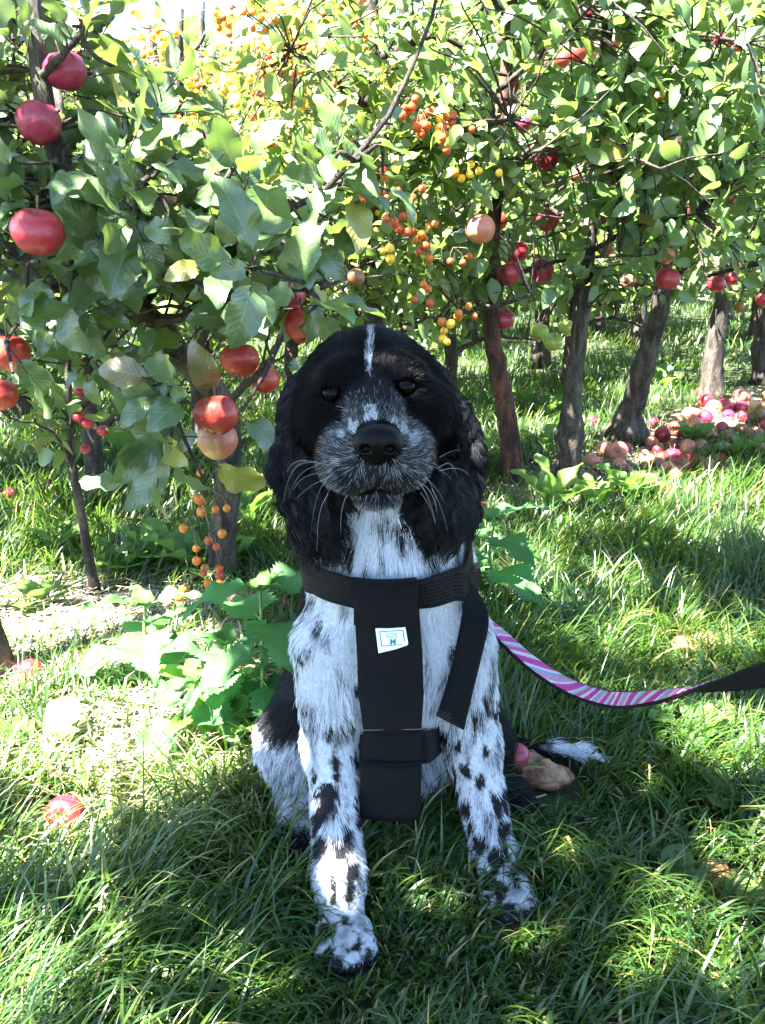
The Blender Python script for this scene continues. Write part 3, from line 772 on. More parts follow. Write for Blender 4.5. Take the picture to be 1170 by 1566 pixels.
# size label sewn on the panel, a corner turned up
def flat_mat(name, c, rough=.7):
    return plain(name, c, rough, .3, 200, .05)
M_LAB = flat_mat('label_cloth', (.80, .82, .80)); M_INK = flat_mat('label_ink', (.03, .20, .20)); M_INK2 = flat_mat('label_ink_pale', (.25, .42, .40))
def on_panel(px, py, lift):
    y_ = PANEL_Y(py) - .003 - .006 * math.sin(math.pi * min(1, max(0, (px - 545) / 100))) - lift
    return P(px, py, y_)
n = 9; V = []
cor = [(574, 961), (620, 959), (625, 988), (579, 999)]
for i in range(n):
    for j in range(n):
        a, b_ = j / (n - 1), i / (n - 1)
        q = (np.array(cor[0]) * (1 - a) + np.array(cor[1]) * a) * (1 - b_) + (np.array(cor[3]) * (1 - a) + np.array(cor[2]) * a) * b_
        if b_ == 1 and a > .6: q = q + np.array([-(a - .6) * 6, -(a - .6) * 3])
        V.append(on_panel(q[0], q[1], .0012 + .003 * max(0, a + b_ - 1.45)))
F = [(i * n + j, (i + 1) * n + j, (i + 1) * n + j + 1, i * n + j + 1) for i in range(n - 1) for j in range(n - 1)]
lab = mesh('size_label', V, F, M_LAB, harness)
lab['_n'] = 0; del lab['_n']
def lab_child(name, V, F, m_):
    o_ = mesh(name, V, F, m_, harness, smooth=False); o_.parent = lab; o_.location = (0, 0, 0)
    return o_
acc = Acc()
fr = [(580, 965.5), (617, 963.5), (620, 986), (583, 989)]
for k in range(4):
    a, b_ = np.array(fr[k]), np.array(fr[(k + 1) % 4]); c_ = np.mean(fr, axis=0)
    N_ = 8; V = []
    for i in range(N_ + 1):
        q = a + (b_ - a) * i / N_; q2 = q + (c_ - q) * np.array([.07, .10])
        V += [on_panel(*q, .0018), on_panel(*q2, .0018)]
    acc.add(V, [(2 * i, 2 * i + 2, 2 * i + 3, 2 * i + 1) for i in range(N_)])
o_ = acc.build('label_border', M_INK, harness, smooth=False); o_.parent = lab; o_.location = (0, 0, 0)
def word(txt, px, py, h, m_, name, bold=0):
    cu = bpy.data.curves.new('t', 'FONT'); cu.body = txt; cu.size = 1; cu.align_x = 'CENTER'; cu.offset = bold
    ob = bpy.data.objects.new('t', cu); COL.objects.link(ob); bpy.context.view_layer.update()
    dg = bpy.context.evaluated_depsgraph_get(); me = bpy.data.meshes.new_from_object(ob.evaluated_get(dg))
    V = np.array([v.co[:] for v in me.vertices]); F = [list(p.vertices) for p in me.polygons]
    bpy.data.objects.remove(ob); bpy.data.meshes.remove(me)
    V = np.array([on_panel(px + a[0] * h, py - a[1] * h - a[0] * h * .05, .0019) for a in V])
    o_ = mesh(name, V, F, m_, harness, smooth=False); o_.parent = lab; o_.location = (0, 0, 0)
word('SIZE', 599.5, 975.5, 10, M_INK2, 'size_word'); word('M', 601, 985.8, 13, M_INK, 'size_letter', .008)
# ================================================================ coat of hair
def sample_surface(V, F, n):
    a, b, c, d = V[F[:, 0]], V[F[:, 1]], V[F[:, 2]], V[F[:, 3]]
    A1 = np.linalg.norm(np.cross(b - a, c - a), axis=1) / 2; A2 = np.linalg.norm(np.cross(c - a, d - a), axis=1) / 2
    N = nrm(np.cross(b - a, c - a)); ce = (a + c) / 2
    view = nrm(np.array([0, 0, CAM_Z]) - ce); f = (N * view).sum(1)
    wt = (A1 + A2) * np.clip(.25 + 1.3 * (f + .35), .12, 1) * np.where(ce[:, 2] < .01, 0, 1)
    # the head is close and short-haired: more hairs there
    wt = wt * np.where((ce[:, 2] > .47) & (ce[:, 1] < .95), 5.0, 1) * np.where(ce[:, 1] > 1.05, .4, 1)
    i = rng.choice(len(F), n, p=wt / wt.sum()); u, v = rng.random((2, n, 1))
    p = (a[i] * (1 - u) + b[i] * u) * (1 - v) + (d[i] * (1 - u) + c[i] * u) * v
    return p
# (point, flow direction, length, lift)
FL = [((HX + .005, .745, .566), (0, .9, .45), .007, .25), ((HX - .03, .75, .54), (-.6, .7, .2), .008, .25), ((HX + .04, .75, .54), (.6, .7, .2), .008, .25),
      ((HX - .035, .745, .515), (-.6, .5, -.5), .010, .3), ((HX + .045, .745, .515), (.6, .5, -.5), .010, .3), ((HX + .005, .74, .50), (0, .3, -1), .008, .3),
      ((HX + .005, .76, .483), (0, .5, -.9), .011, .3), ((HX, .81, .578), (0, .5, .8), .008, .2), ((HX, .83, .61), (0, .5, .8), .011, .2),
      ((HX - .03, .82, .60), (-.5, .5, .7), .010, .2), ((HX + .03, .82, .60), (.5, .5, .7), .010, .2),
      ((HX, .87, .63), (0, .9, .25), .014, .25), ((HX - .05, .86, .605), (-.8, .4, -.3), .018, .25), ((HX + .05, .86, .605), (.8, .4, -.3), .018, .25),
      ((HX - .04, .815, .56), (-.5, .6, -.4), .010, .2), ((HX + .045, .815, .565), (.5, .6, -.4), .010, .2),
      ((HX - .045, .82, .53), (-.4, .6, -.8), .014, .25), ((HX + .05, .82, .53), (.4, .6, -.8), .014, .25),
      ((HX, .83, .47), (0, .2, -1), .022, .3), ((.005, .85, .42), (0, -.05, -1), .018, .18), ((-.04, .86, .41), (-.15, 0, -1), .018, .18), ((.06, .86, .41), (.15, 0, -1), .018, .18),
      ((.01, .84, .33), (0, -.05, -1), .015, .16), ((-.06, .86, .32), (-.15, 0, -1), .014, .16), ((.08, .87, .32), (.15, 0, -1), .014, .16),
      ((-.03, .84, .24), (.35, -.05, -1), .030, .25), ((.05, .85, .24), (-.25, -.05, -1), .030, .25), ((.01, .86, .18), (0, 0, -1), .030, .3),
      ((-.085, .95, .30), (0, .4, -.9), .026, .25), ((.11, .95, .30), (0, .4, -.9), .026, .25), ((-.09, .97, .20), (0, .3, -.9), .028, .25),
      (Lel + [0, -.03, 0], (0, 0, -1), .007, .15), (Lwr + [0, -.02, 0], (0, -.1, -1), .006, .15), (Lpa, (0, -.8, -.6), .0045, .15), (Lsh + [0, -.04, 0], (0, 0, -1), .011, .16),
      (Rel + [0, -.03, 0], (0, 0, -1), .007, .15), (Rwr + [0, -.02, 0], (0, -.1, -1), .006, .15), (Rpa, (.2, -.8, -.6), .0045, .15), (Rsh + [0, -.04, 0], (0, 0, -1), .011, .16),
      (Lel + [.01, .03, 0], (.3, .7, -.8), .030, .35), (Lwr + [0, .02, .01], (0, .5, -.9), .014, .3), (Rel + [0, .03, 0], (.1, .7, -.8), .026, .35), (Rwr + [0, .02, .01], (0, .5, -.9), .014, .3),
      (Lel + [.028, .0, .01], (.5, .2, -.9), .026, .35),
      ((-.13, .95, .12), (-.3, -.1, -.9), .026, .35), ((-.14, 1.0, .17), (-.3, 0, -.9), .022, .25), ((-.12, .94, .06), (-.5, -.2, -.9), .034, .4), ((-.095, .88, .04), (-.1, -.4, -.9), .016, .3),
      ((.17, .98, .08), (.4, -.2, -.8), .030, .4), ((.175, .93, .03), (.3, -.4, -.8), .022, .3),
      ((.14, 1.12, .06), (1, -.3, 0), .03, .3), ((.18, 1.08, .05), (1, -.1, -.1), .016, .15), ((.22, 1.07, .05), (1, -.05, -.1), .018, .12), ((.27, 1.05, .04), (1, -.05, -.25), .024, .12), ((.02, 1.16, .2), (0, .4, -.9), .03, .3),
      ((.03, .95, .06), (0, -.1, -1), .03, .35)]
for s, q in ((-1, ((474, 612), (467, 690), (484, 780))), (1, ((660, 598), (690, 675), (678, 765)))):
    for k, (a, b) in enumerate(q):
        c = P(a, b, .86)
        FL.append((c + [s * .02, -.015, 0], (s * (.30, .08, -.22)[k], -.05, -1), (.018, .044, .055)[k], .26)); FL.append((c + [-s * .02, -.012, 0], (s * (.2, .02, -.15)[k], -.05, -1), (.018, .042, .052)[k], .26))
FP = np.array([f[0] for f in FL], float); FD = nrm(np.array([f[1] for f in FL], float)); FLn = np.array([f[2] for f in FL]); FLi = np.array([f[3] for f in FL])
def flow(p):
    D = np.zeros_like(p); L = np.zeros(len(p)); Li = np.zeros(len(p)); Wt = np.zeros(len(p))
    for i in range(len(FP)):
        w = 1 / (((p - FP[i]) ** 2).sum(1) + 1e-5) ** 2
        D += FD[i] * w[:, None]; L += FLn[i] * w; Li += FLi[i] * w; Wt += w
    return nrm(D), L / Wt, Li / Wt
def hair_object(name, pts, rad, col, matl, parent):
    n, k, _ = pts.shape
    o0 = np.array(parent.location)
    cu = bpy.data.hair_curves.new(name); cu.add_curves([k] * n)
    cu.attributes['position'].data.foreach_set('vector', (pts - o0).astype(np.float32).ravel())
    a = cu.attributes.get('radius') or cu.attributes.new('radius', 'FLOAT', 'POINT'); a.data.foreach_set('value', rad.astype(np.float32).ravel())
    c4 = np.ones((n, 4), np.float32); c4[:, :3] = col
    a = cu.attributes.new('col', 'FLOAT_COLOR', 'CURVE'); a.data.foreach_set('color', c4.ravel())
    cu.materials.append(matl); o = bpy.data.objects.new(name, cu); COL.objects.link(o); o.parent = parent
    return o
def grow(n):
    p = sample_surface(BV, BF, n)
    N = sgrad(DOG, p)
    # drop hairs in eyes, nose, under the harness
    keep = np.ones(len(p), bool)
    for e in EYES: keep &= np.linalg.norm((p - e - [0, .002, 0]) * [1, .6, 1.15], axis=1) > .0112
    keep &= sdf(nose, p) > .0008
    hp = np.concatenate(HARN_PTS); kd = kdtree.KDTree(len(hp))
    for i, q in enumerate(hp.tolist()): kd.insert(q, i)
    kd.balance()
    near = p[:, 2] < .50
    dh = np.full(len(p), 1.0); ii = np.where(near)[0]; dh[ii] = [kd.find(q)[2] for q in p[ii].tolist()]
    keep &= dh > .0125
    p, N, dh = p[keep], N[keep], dh[keep]; n = len(p)
    D, L, Li = flow(p)
    earm = sdf(ears, p) < .009
    D = nrm(D + .20 * np.stack([vnoise(p, 30, 2), vnoise(p, 30, 12), vnoise(p, 30, 22)], -1))
    T = nrm(D - N * (D * N).sum(1, keepdims=True) * .97)
    # clumps
    cell = .0062
    key = np.floor(p / cell + .5 * np.sin(p[:, [1, 2, 0]] * 211)).astype(np.int64); hsh = (key[:, 0] * 73856093) ^ (key[:, 1] * 19349663) ^ (key[:, 2] * 83492791)
    _, inv = np.unique(hsh, return_inverse=True); m = inv.max() + 1
    cnt = np.bincount(inv, minlength=m)[:, None]
    cm = lambda a: (np.stack([np.bincount(inv, a[:, i], m) for i in range(a.shape[1])], -1) / cnt)[inv]
    pc = cm(p); Tc = nrm(cm(T)); cr = rng.normal(0, 1, (m, 3))[inv]
    L = L * (.7 + .5 * rng.random(n)) * np.where(earm, .55 + .8 * rng.random(m)[inv], .85 + .3 * rng.random(m)[inv])
    lock = vnoise(p * np.array([1, 1, .3]), 75, 41); Li = np.clip(Li + np.where(earm, .38 * lock, .10 * lock), .03, .7)
    L = np.where(dh < .02, np.minimum(L, .012), L)
    L = np.where(~earm & (p[:, 2] > .34) & (p[:, 2] < .50) & (p[:, 1] < 1.0), np.minimum(L, .019), L)
    longh = np.clip((L - .012) / .015, 0, 1)
    K = 7; s = np.linspace(0, 1, K)
    Tj = nrm(T * (1 - .3 * longh[:, None]) + Tc * .3 * longh[:, None] + rng.normal(0, .10, (n, 3)) + cr * (.10 * longh)[:, None])
    ph = vnoise(p * np.array([1, 1, .5]), 22, 31) * 7; wv = np.where(earm, 1.0, .25) * longh
    side = nrm(np.cross(Tj, N))
    pts = np.zeros((n, K, 3))
    q = p - N * .001
    for i in range(K):
        if i:
            li = Li * (1.7 - 1.5 * s[i]) 
            d = Tj * np.sqrt(np.clip(1 - li ** 2, .05, 1))[:, None] + N * li[:, None]
            d = d + np.array([0, 0, -1]) * (s[i] * .35 * longh)[:, None]
            d = d + side * (wv * 1.4 * np.cos(s[i] * 7.0 + ph))[:, None] + N * (wv * .35 * np.sin(s[i] * 7 + ph * 1.3))[:, None]
            q = q + nrm(d) * (L / (K - 1))[:, None]
        pts[:, i] = q
        
    # pull towards the clump's middle at the tips
    tipc = np.stack([cm(pts[:, i]) for i in range(K)], 1)
    cl = (.70 * longh)[:, None, None] * (s ** 1.2)[None, :, None]
    pts = pts * (1 - cl) + tipc * cl
    pts[..., 2] = np.maximum(pts[..., 2], .003)
    r0 = np.where(earm, .00030, .00024) * (1 + .25 * longh)
    muzz = (p[:, 1] < .80) & (p[:, 2] > .46); r0 = np.where(muzz, .00017, r0)
    rad = r0[:, None] * (1 - .8 * s[None] ** 2)
    c = coat(p) * np.where(earm, .6 + 2.2 * rng.random(m)[inv] ** 2, 1)[:, None]
    return pts, rad, c
pts, rad, c = grow(260000)
hair_object('fur', pts, rad, c, M_FUR, dog)
# whiskers
WH = []
def whisk(a, dirs, L, n):
    for _ in range(n):
        p0 = np.array(a) + rng.normal(0, .006, 3) * [1, .6, 1]
        d = nrm(np.array(dirs) + rng.normal(0, .34, 3)); l_ = L * rng.uniform(.5, 1.3); s = np.linspace(0, 1, 10)[:, None]
        g = nrm(np.array([-.3 * np.sign(d[0]), 0, -1.0])) * rng.uniform(.3, 1.9); WH.append(p0 + d * l_ * s + g * l_ * .6 * s ** 2.4)
whisk((HX - .043, .745, .518), (-1, -.3, .15), .040, 5); whisk((HX + .054, .745, .520), (1, -.3, .1), .042, 6)
whisk((HX - .030, .730, .508), (-.8, -.5, -.5), .030, 5); whisk((HX + .042, .730, .508), (.8, -.5, -.5), .030, 6)
whisk((HX + .006, .75, .484), (0, -.4, -1), .022, 6); 
WH = np.array(WH)
hair_object('whisker', WH, np.broadcast_to((.00013 + .00003 * np.sin(np.arange(len(WH)) * 2.3))[:, None] * (1 - .7 * np.linspace(0, 1, 10))[None], WH.shape[:2]), np.full((len(WH), 3), .32), M_FUR, dog)
# where the hanging fruit is (photo pixels, size)
HANG = [(98, 110, 66, 'purple', 'dark crimson apple at the top left, hanging under a tuft of leaves', .072), (57, 188, 68, 'purple', 'crimson apple with a pale sheen, second from the top on the left', .072),
        (56, 357, 80, 'red', 'bright red apple at the left edge, half covered by a pale green leaf', .078), (10, 540, 66, 'blush', 'red and green apple cut by the left edge, upper of two', .074), (0, 605, 56, 'blush', 'yellowish apple cut by the left edge, lower of two', .07),
        (463, 497, 60, 'blush', 'red and yellow apple hanging just above the left side of the head of the dog', .074), (446, 452, 44, 'purple', 'dark red apple half hidden by leaves above the spaniel', .07), (366, 551, 60, 'blush', 'streaky orange red apple left of the spaniel, in leaf shade', .076),
        (404, 582, 46, 'blush', 'small orange apple tucked behind the streaky one left of the dog', .07), (329, 636, 70, 'blush', 'sunlit red and cream apple hanging low on the left tree', .078), (334, 674, 62, 'pale', 'pale apple right under the sunlit red one on the left tree', .076),
        (544, 425, 28, 'brown', 'small brownish apple among dark leaves above the dog', .04), (300, 548, 30, 'red', 'small orange red apple deep in the left tree', .05), (258, 480, 40, 'green', 'yellow green apple in the shade of the left tree', .06), (262, 308, 24, 'brown', 'small withered brown apple in the middle of the left tree', .03),
        (778, 419, 39, 'red', 'magenta red apple right of centre, left one of a side by side pair', .072), (829, 415, 38, 'red', 'magenta red apple right of centre, right one of a side by side pair', .072), (790, 386, 36, 'red', 'shaded red apple just above the side by side pair', .072),
        (769, 489, 36, 'purple', 'pinkish red apple hanging beside the top of the reddish trunk', .07), (839, 338, 35, 'red', 'crimson apple with a small bright glint in the middle of the right trees', .07), (838, 244, 36, 'purple', 'dark crimson apple behind a leaf high in the right trees', .07),
        (777, 131, 36, 'blush', 'yellow and red apple high up, left of the top row of apples', .07), (779, 160, 30, 'pale', 'pale yellow apple touching the underside of the yellow and red one', .06), (801, 191, 26, 'purple', 'small dark red apple half behind a leaf below the yellow and red one', .06),
        (1021, 428, 40, 'red', 'red apple with a yellow base hanging over the slanting trunk', .074), (1062, 322, 21, 'red', 'small bright red apple alone near the right edge', .06), (734, 352, 46, 'pale', 'sunlit apple, coloured paler for the sun, left of the crimson one, above the pair', .074), (760, 340, 32, 'blush', 'yellow green apple behind the pale sunlit one', .066),
        (883, 84, 26, 'red', 'second apple from the left in the top row of four', .06), (909, 76, 22, 'pale', 'third apple from the left in the top row of four', .06), (938, 66, 22, 'blush', 'yellow orange apple at the right end of the top row of four', .06), (861, 92, 24, 'blush', 'orange apple at the left end of the top row of four', .06),
        (925, 380, 28, 'brown', 'shaded brownish red apple over the straight grey trunk', .066), (1095, 435, 28, 'red', 'left one of two red apples above the dark trunk at the right', .07), (1118, 426, 22, 'red', 'right one of two red apples above the dark trunk at the right', .06),
        (1100, 60, 22, 'red', 'small red apple in the top right corner', .06), (905, 18, 20, 'red', 'small red apple at the very top above the top row', .06), (1166, 458, 20, 'red', 'small red apple cut by the right edge above the grass', .06), (880, 270, 18, 'brown', 'tiny brown apple in the leaves above the crimson pair', .05),
        (825, 508, 28, 'green', 'unripe green apple between two trunks, left one of three', .06), (846, 524, 30, 'green', 'unripe green apple between two trunks, lowest of three', .06), (866, 501, 24, 'green', 'unripe green apple touching the grey trunk, right one of three', .055), (700, 478, 24, 'green', 'unripe green apple beside the orange crab apples', .05),
        (960, 430, 24, 'pale', 'pale apple in the shade left of the slanting trunk', .06), (1010, 550 - 60, 20, 'green', 'yellow green apple hanging low between the slanting and the dark trunk', .055), (1130, 470, 16, 'brown', 'small shaded apple near the right edge', .05)]
BUN = [(628, 172, 2.25, 9, 'redor', 'crowded bunch of orange and red crab apples beside the thin bare twig'), (642, 192, 2.2, 5, 'redor', 'reddish crab apples just below the crowded orange bunch'), (668, 193, 2.25, 4, 'yellow', 'pale yellow crab apples right of the crowded orange bunch'),
       (724, 272, 2.2, 6, 'yellow', 'round bunch of golden crab apples hanging alone right of centre'), (655, 305, 2.2, 3, 'redor', 'red orange crab apples over dark blue green leaves'), (604, 333, 2.15, 6, 'redor', 'salmon orange bunch of crab apples left of the red one'),
       (640, 368, 2.2, 7, 'orange', 'orange bunch of crab apples below the salmon one'), (655, 440, 2.15, 4, 'orange', 'orange crab apples above the three lowest ones over the head of the dog'), (703, 478, 2.15, 5, 'orange', 'orange crab apples hanging beside an unripe green apple'), (690, 503, 2.12, 4, 'yellow', 'golden row of crab apples lowest over the head of the dog'),
       (582, 262, 2.2, 3, 'orange', 'three orange crab apples beside the twig junction'), (585, 395, 2.15, 3, 'yellow', 'small yellow crab apples in the dark leaves above the dog'), (548, 300, 2.2, 3, 'orange', 'orange crab apples left of the twig junction'),
       (318, 775, 1.55, 5, 'orange', 'topmost orange bunch of crab apples hanging low on the left tree trunk'), (322, 845, 1.5, 6, 'orange', 'middle orange bunch of crab apples hanging low on the left'), (318, 900, 1.45, 7, 'orange', 'lowest orange bunch of crab apples above the nettles'), (290, 822, 1.5, 2, 'orange', 'pair of orange crab apples left of the low bunches'), (322, 672 + 50, 1.6, 2, 'orange', 'pair of orange crab apples hanging under the pale apple')]
# ================================================================ leaves
def leaf_template(nx, ny, fold=.25, curl=.25, serr=0.0, shape='apple', twist=0.0, wav=0.0):
    """unit leaf: length 1 along y from the stalk, half-width about .3; returns V (n,3), F, UV"""
    v = np.linspace(0, 1, ny + 1); u = np.linspace(-1, 1, nx + 1)
    if shape == 'apple': w = .285 * np.sin(math.pi * v ** .9) ** .62 * (1 - .10 * v)
    elif shape == 'crab': w = .27 * np.sin(math.pi * v ** .8) ** .9
    elif shape == 'nettle': w = .36 * np.clip(np.sin(math.pi * np.clip(v * .96 + .04, 0, 1) ** .55), 0, 1) ** .9 * (1 - .50 * v)
    elif shape == 'dock': w = .19 * np.sin(math.pi * v ** .9) ** .6
    else: w = .30 * np.sin(math.pi * np.clip(v * 1.1 - .12, .02, 1) ** 1.25) ** .75 + .015
    w[0] = .008; w[-1] = .004
    if serr: w = w * (1 + serr * np.where(np.arange(ny + 1) % 2 == 0, 1, -1) * (np.arange(ny + 1) > 1) * (np.arange(ny + 1) < ny))
    U, Vv = np.meshgrid(u, v); Wd = w[:, None] * np.ones_like(U)
    X = U * Wd; a = np.abs(U)
    Z = fold * a * Wd + wav * np.sin(Vv * 14 + U * 2) * a ** 2 * .05
    th = curl * Vv; Y = np.sin(th * 2) / (2 * curl + 1e-6) if abs(curl) > .01 else Vv
    Z = Z - (1 - np.cos(th * 2)) / (2 * curl + 1e-6) * 1.0
    X2 = X * np.cos(twist * Vv) + Z * 0; Z = Z + X * np.sin(twist * Vv)
    V = np.stack([X2, Y, Z], -1).reshape(-1, 3); m = nx + 1
    F = np.array([(i * m + j, i * m + j + 1, (i + 1) * m + j + 1, (i + 1) * m + j) for i in range(ny) for j in range(nx)])
    UV = np.stack([(U + 1) / 2, Vv], -1).reshape(-1, 2)
    return V, F, UV
T_HI = [leaf_template(4, 12, f, c, .035, 'apple', t, 1) for f, c, t in ((.35, .35, .3), (.2, .6, -.4), (.5, .2, .1), (.3, -.25, .5), (.15, .45, 0))]
T_LO = [leaf_template(2, 5, f, c, 0, 'apple', t) for f, c, t in ((.4, .4, .3), (.2, .7, -.4), (.5, .2, .2), (.3, -.3, .5))]
T_CR = [leaf_template(2, 5, f, c, 0, 'crab', t) for f, c, t in ((.4, .4, .3), (.2, .7, -.4), (.5, .2, .2))]
def place(acc, temps, pos, axis, normal, size, col):
    """copies of leaf templates gathered in one crown mesh"""
    pos = np.asarray(pos); n = len(pos); ti = rng.integers(0, len(temps), n)
    a = nrm(axis); nn = nrm(np.asarray(normal) - a * (np.asarray(normal) * a).sum(1, keepdims=True)); w = np.cross(a, nn)
    for k, (V, F, UV) in enumerate(temps):
        i = np.where(ti == k)[0]
        if not len(i): continue
        wdt = rng.uniform(.85, 1.2, len(i))
        M = pos[i][:, None, :] + size[i][:, None, None] * ((V[None, :, 0:1] * wdt[:, None, None]) * w[i][:, None, :] + V[None, :, 1:2] * a[i][:, None, :] + V[None, :, 2:3] * nn[i][:, None, :])
        FF = (F[None] + (np.arange(len(i)) * len(V))[:, None, None]).reshape(-1, 4)
        acc.add(M.reshape(-1, 3), FF, np.repeat(col[i], len(V), 0), np.tile(UV, (len(i), 1)))
# chosen sunlit spots on ground and dog: foliage is cut out along these beams
def gproj(p): p = np.atleast_2d(p); return np.stack([p[:, 0] - SUN[0] * p[:, 2], p[:, 1] - SUN[1] * p[:, 2]], -1)
PATCH_GROW = 1.22
def inpoly(q, poly):
    poly = np.asarray(poly); r = np.zeros(len(q), bool); j = len(poly) - 1
    for i in range(len(poly)):
        c = ((poly[i, 1] > q[:, 1]) != (poly[j, 1] > q[:, 1])) & (q[:, 0] < (poly[j, 0] - poly[i, 0]) * (q[:, 1] - poly[i, 1]) / (poly[j, 1] - poly[i, 1] + 1e-12) + poly[i, 0])
        r ^= c; j = i
    return r
PATCH = np.array([G(a, b)[:2] for a, b in ((-60, 960), (150, 955), (300, 972), (375, 1040), (400, 1105), (395, 1165), (300, 1230), (215, 1330), (130, 1310), (90, 1200), (-60, 1100))])
PATCH = PATCH.mean(0) + (PATCH - PATCH.mean(0)) * PATCH_GROW
BEAMS = []     # (centre in the sun's projection, radius)
for px_, py_, Y_, r_ in ((470, 590, .86, .012), (530, 1375, .77, .022), (640, 1200, .85, .014), (645, 1090, .84, .010), (400, 1130, .96, .022), (545, 1290, .8, .008), (500, 1250, .83, .006)):
    BEAMS.append((gproj(P(px_, py_, Y_))[0], r_))
for px_, py_, r_ in ((1060, 760, .16), (1000, 700, .12), (960, 905, .06), (1120, 1160, .085), (1070, 990, .08), (1060, 1420, .05), (1140, 1480, .05), (900, 1330, .03), (590, 1280, .022), (680, 1390, .025), (1100, 640, .16),
                     (920, 690, .10), (30, 1080, .10), (40, 890, .10), (60, 760, .15), (1000, 1230, .03), (760, 780, .05), (940, 1210, .02), (1150, 820, .09), (860, 700, .06), (1080, 600, .12), (960, 600, .08),
                     (1080, 850, .05), (840, 880, .03), (1150, 1330, .05), (1000, 1500, .03), (870, 1450, .02), (20, 1180, .06)):
    BEAMS.append((G(px_, py_)[:2], r_))
def sunlit_gap(p, margin=0.0):
    q = gproj(p); r = inpoly(q, PATCH)
    for c, rr in BEAMS: r |= (q - c) @ np.ones(2) * 0 + ((q - c) ** 2).sum(1) < (rr + .014 + margin) ** 2
    return r
def pix(p):
    t = p[:, 1] * cp - (p[:, 2] - CAM_Z) * sp; v = p[:, 1] * sp + (p[:, 2] - CAM_Z) * cp
    return 585 + FPX * p[:, 0] / t, 783 - FPX * v / t, t
def hides(p):
    """foliage thinned out before the fruit that the orchard shows"""
    x, y, t = pix(p); r = np.zeros(len(p), bool)
    for px, py, dia, kind, lab, size in HANG:
        r |= (np.hypot(x - px, y - py) < dia * .5 + (30 if dia > 40 and px < 560 else 36) / np.maximum(t, .6)) & (t < size * FPX / dia + .03)
    r &= rng.random(len(p)) < .95
    for px, py, Y, n, k, lab in BUN: r |= (np.hypot(x - px, y - py) < 26) & (p[:, 1] < Y + .02) & (rng.random(len(p)) < .8)
    return r
GREENS = {'apple': np.array([[.062, .120, .040], [.078, .14, .044], [.052, .11, .046], [.10, .16, .045], [.060, .12, .055]]),
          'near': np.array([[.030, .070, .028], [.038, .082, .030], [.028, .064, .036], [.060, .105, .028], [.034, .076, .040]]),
          'crab': np.array([[.075, .13, .025], [.10, .15, .03], [.13, .15, .028], [.06, .11, .03]]),
          'yellow': np.array([[.22, .26, .05], [.15, .20, .04], [.32, .30, .06], [.10, .16, .04]])}
def leafcol(n, key):
    g = GREENS[key]; c = g[rng.integers(0, len(g), n)] * (.75 + .5 * rng.random((n, 1)))
    y = rng.random(n) < .03; c[y] = np.array([.28, .24, .05]); b_ = rng.random(n) < .012; c[b_] = np.array([.16, .09, .04]); return c
def rosette(acc, twig, c, d, k, L, temps, key, out=None, tl=.1):
    """a short shoot with k leaves round it; c tip, d direction"""
    d = nrm(d); c = np.asarray(c, float)
    a0 = rng.uniform(0, 6.28); ref = nrm(np.cross(d, [.3, .2, 1.0] if abs(d[2]) < .9 else [1, 0, 0])); r2 = np.cross(d, ref)
    pos, ax, no, sz = [], [], [], []
    for i in range(k):
        ang = a0 + i * 2.4; s = (i / max(1, k - 1)); o_ = ref * math.cos(ang) + r2 * math.sin(ang)
        st = c - d * tl * (1 - s) + o_ * .012
        a = nrm(o_ * (1.05 - .5 * s) + d * (.2 + .6 * s) + np.array([0, 0, rng.uniform(-.35, .45)]) + rng.normal(0, .28, 3))
        nn = nrm(d * .8 + np.array([0, 0, .6]) - o_ * .3 + rng.normal(0, .5, 3))
        pos.append(st + a * .012); ax.append(a); no.append(nn); sz.append(L * rng.uniform(.62, 1.12) * (1 - .25 * s))
    pos = np.array(pos); mid_ = pos + np.array(ax) * np.array(sz)[:, None] * .5; keep = ~sunlit_gap(mid_) & ~hides(mid_)
    if keep.any():
        n = keep.sum(); place(acc, temps, pos[keep], np.array(ax)[keep], np.array(no)[keep], np.array(sz)[keep], leafcol(n, key) * (1.2 if key in ('apple', 'crab', 'yellow') else 1))
        if twig is not None:
            for q, a in zip(pos[keep], np.array(ax)[keep]):
                V, F = tube([q - a * .022, q + a * .006], [.0011, .0009], 4, caps=False); twig.add(V, F)
    return keep.any()
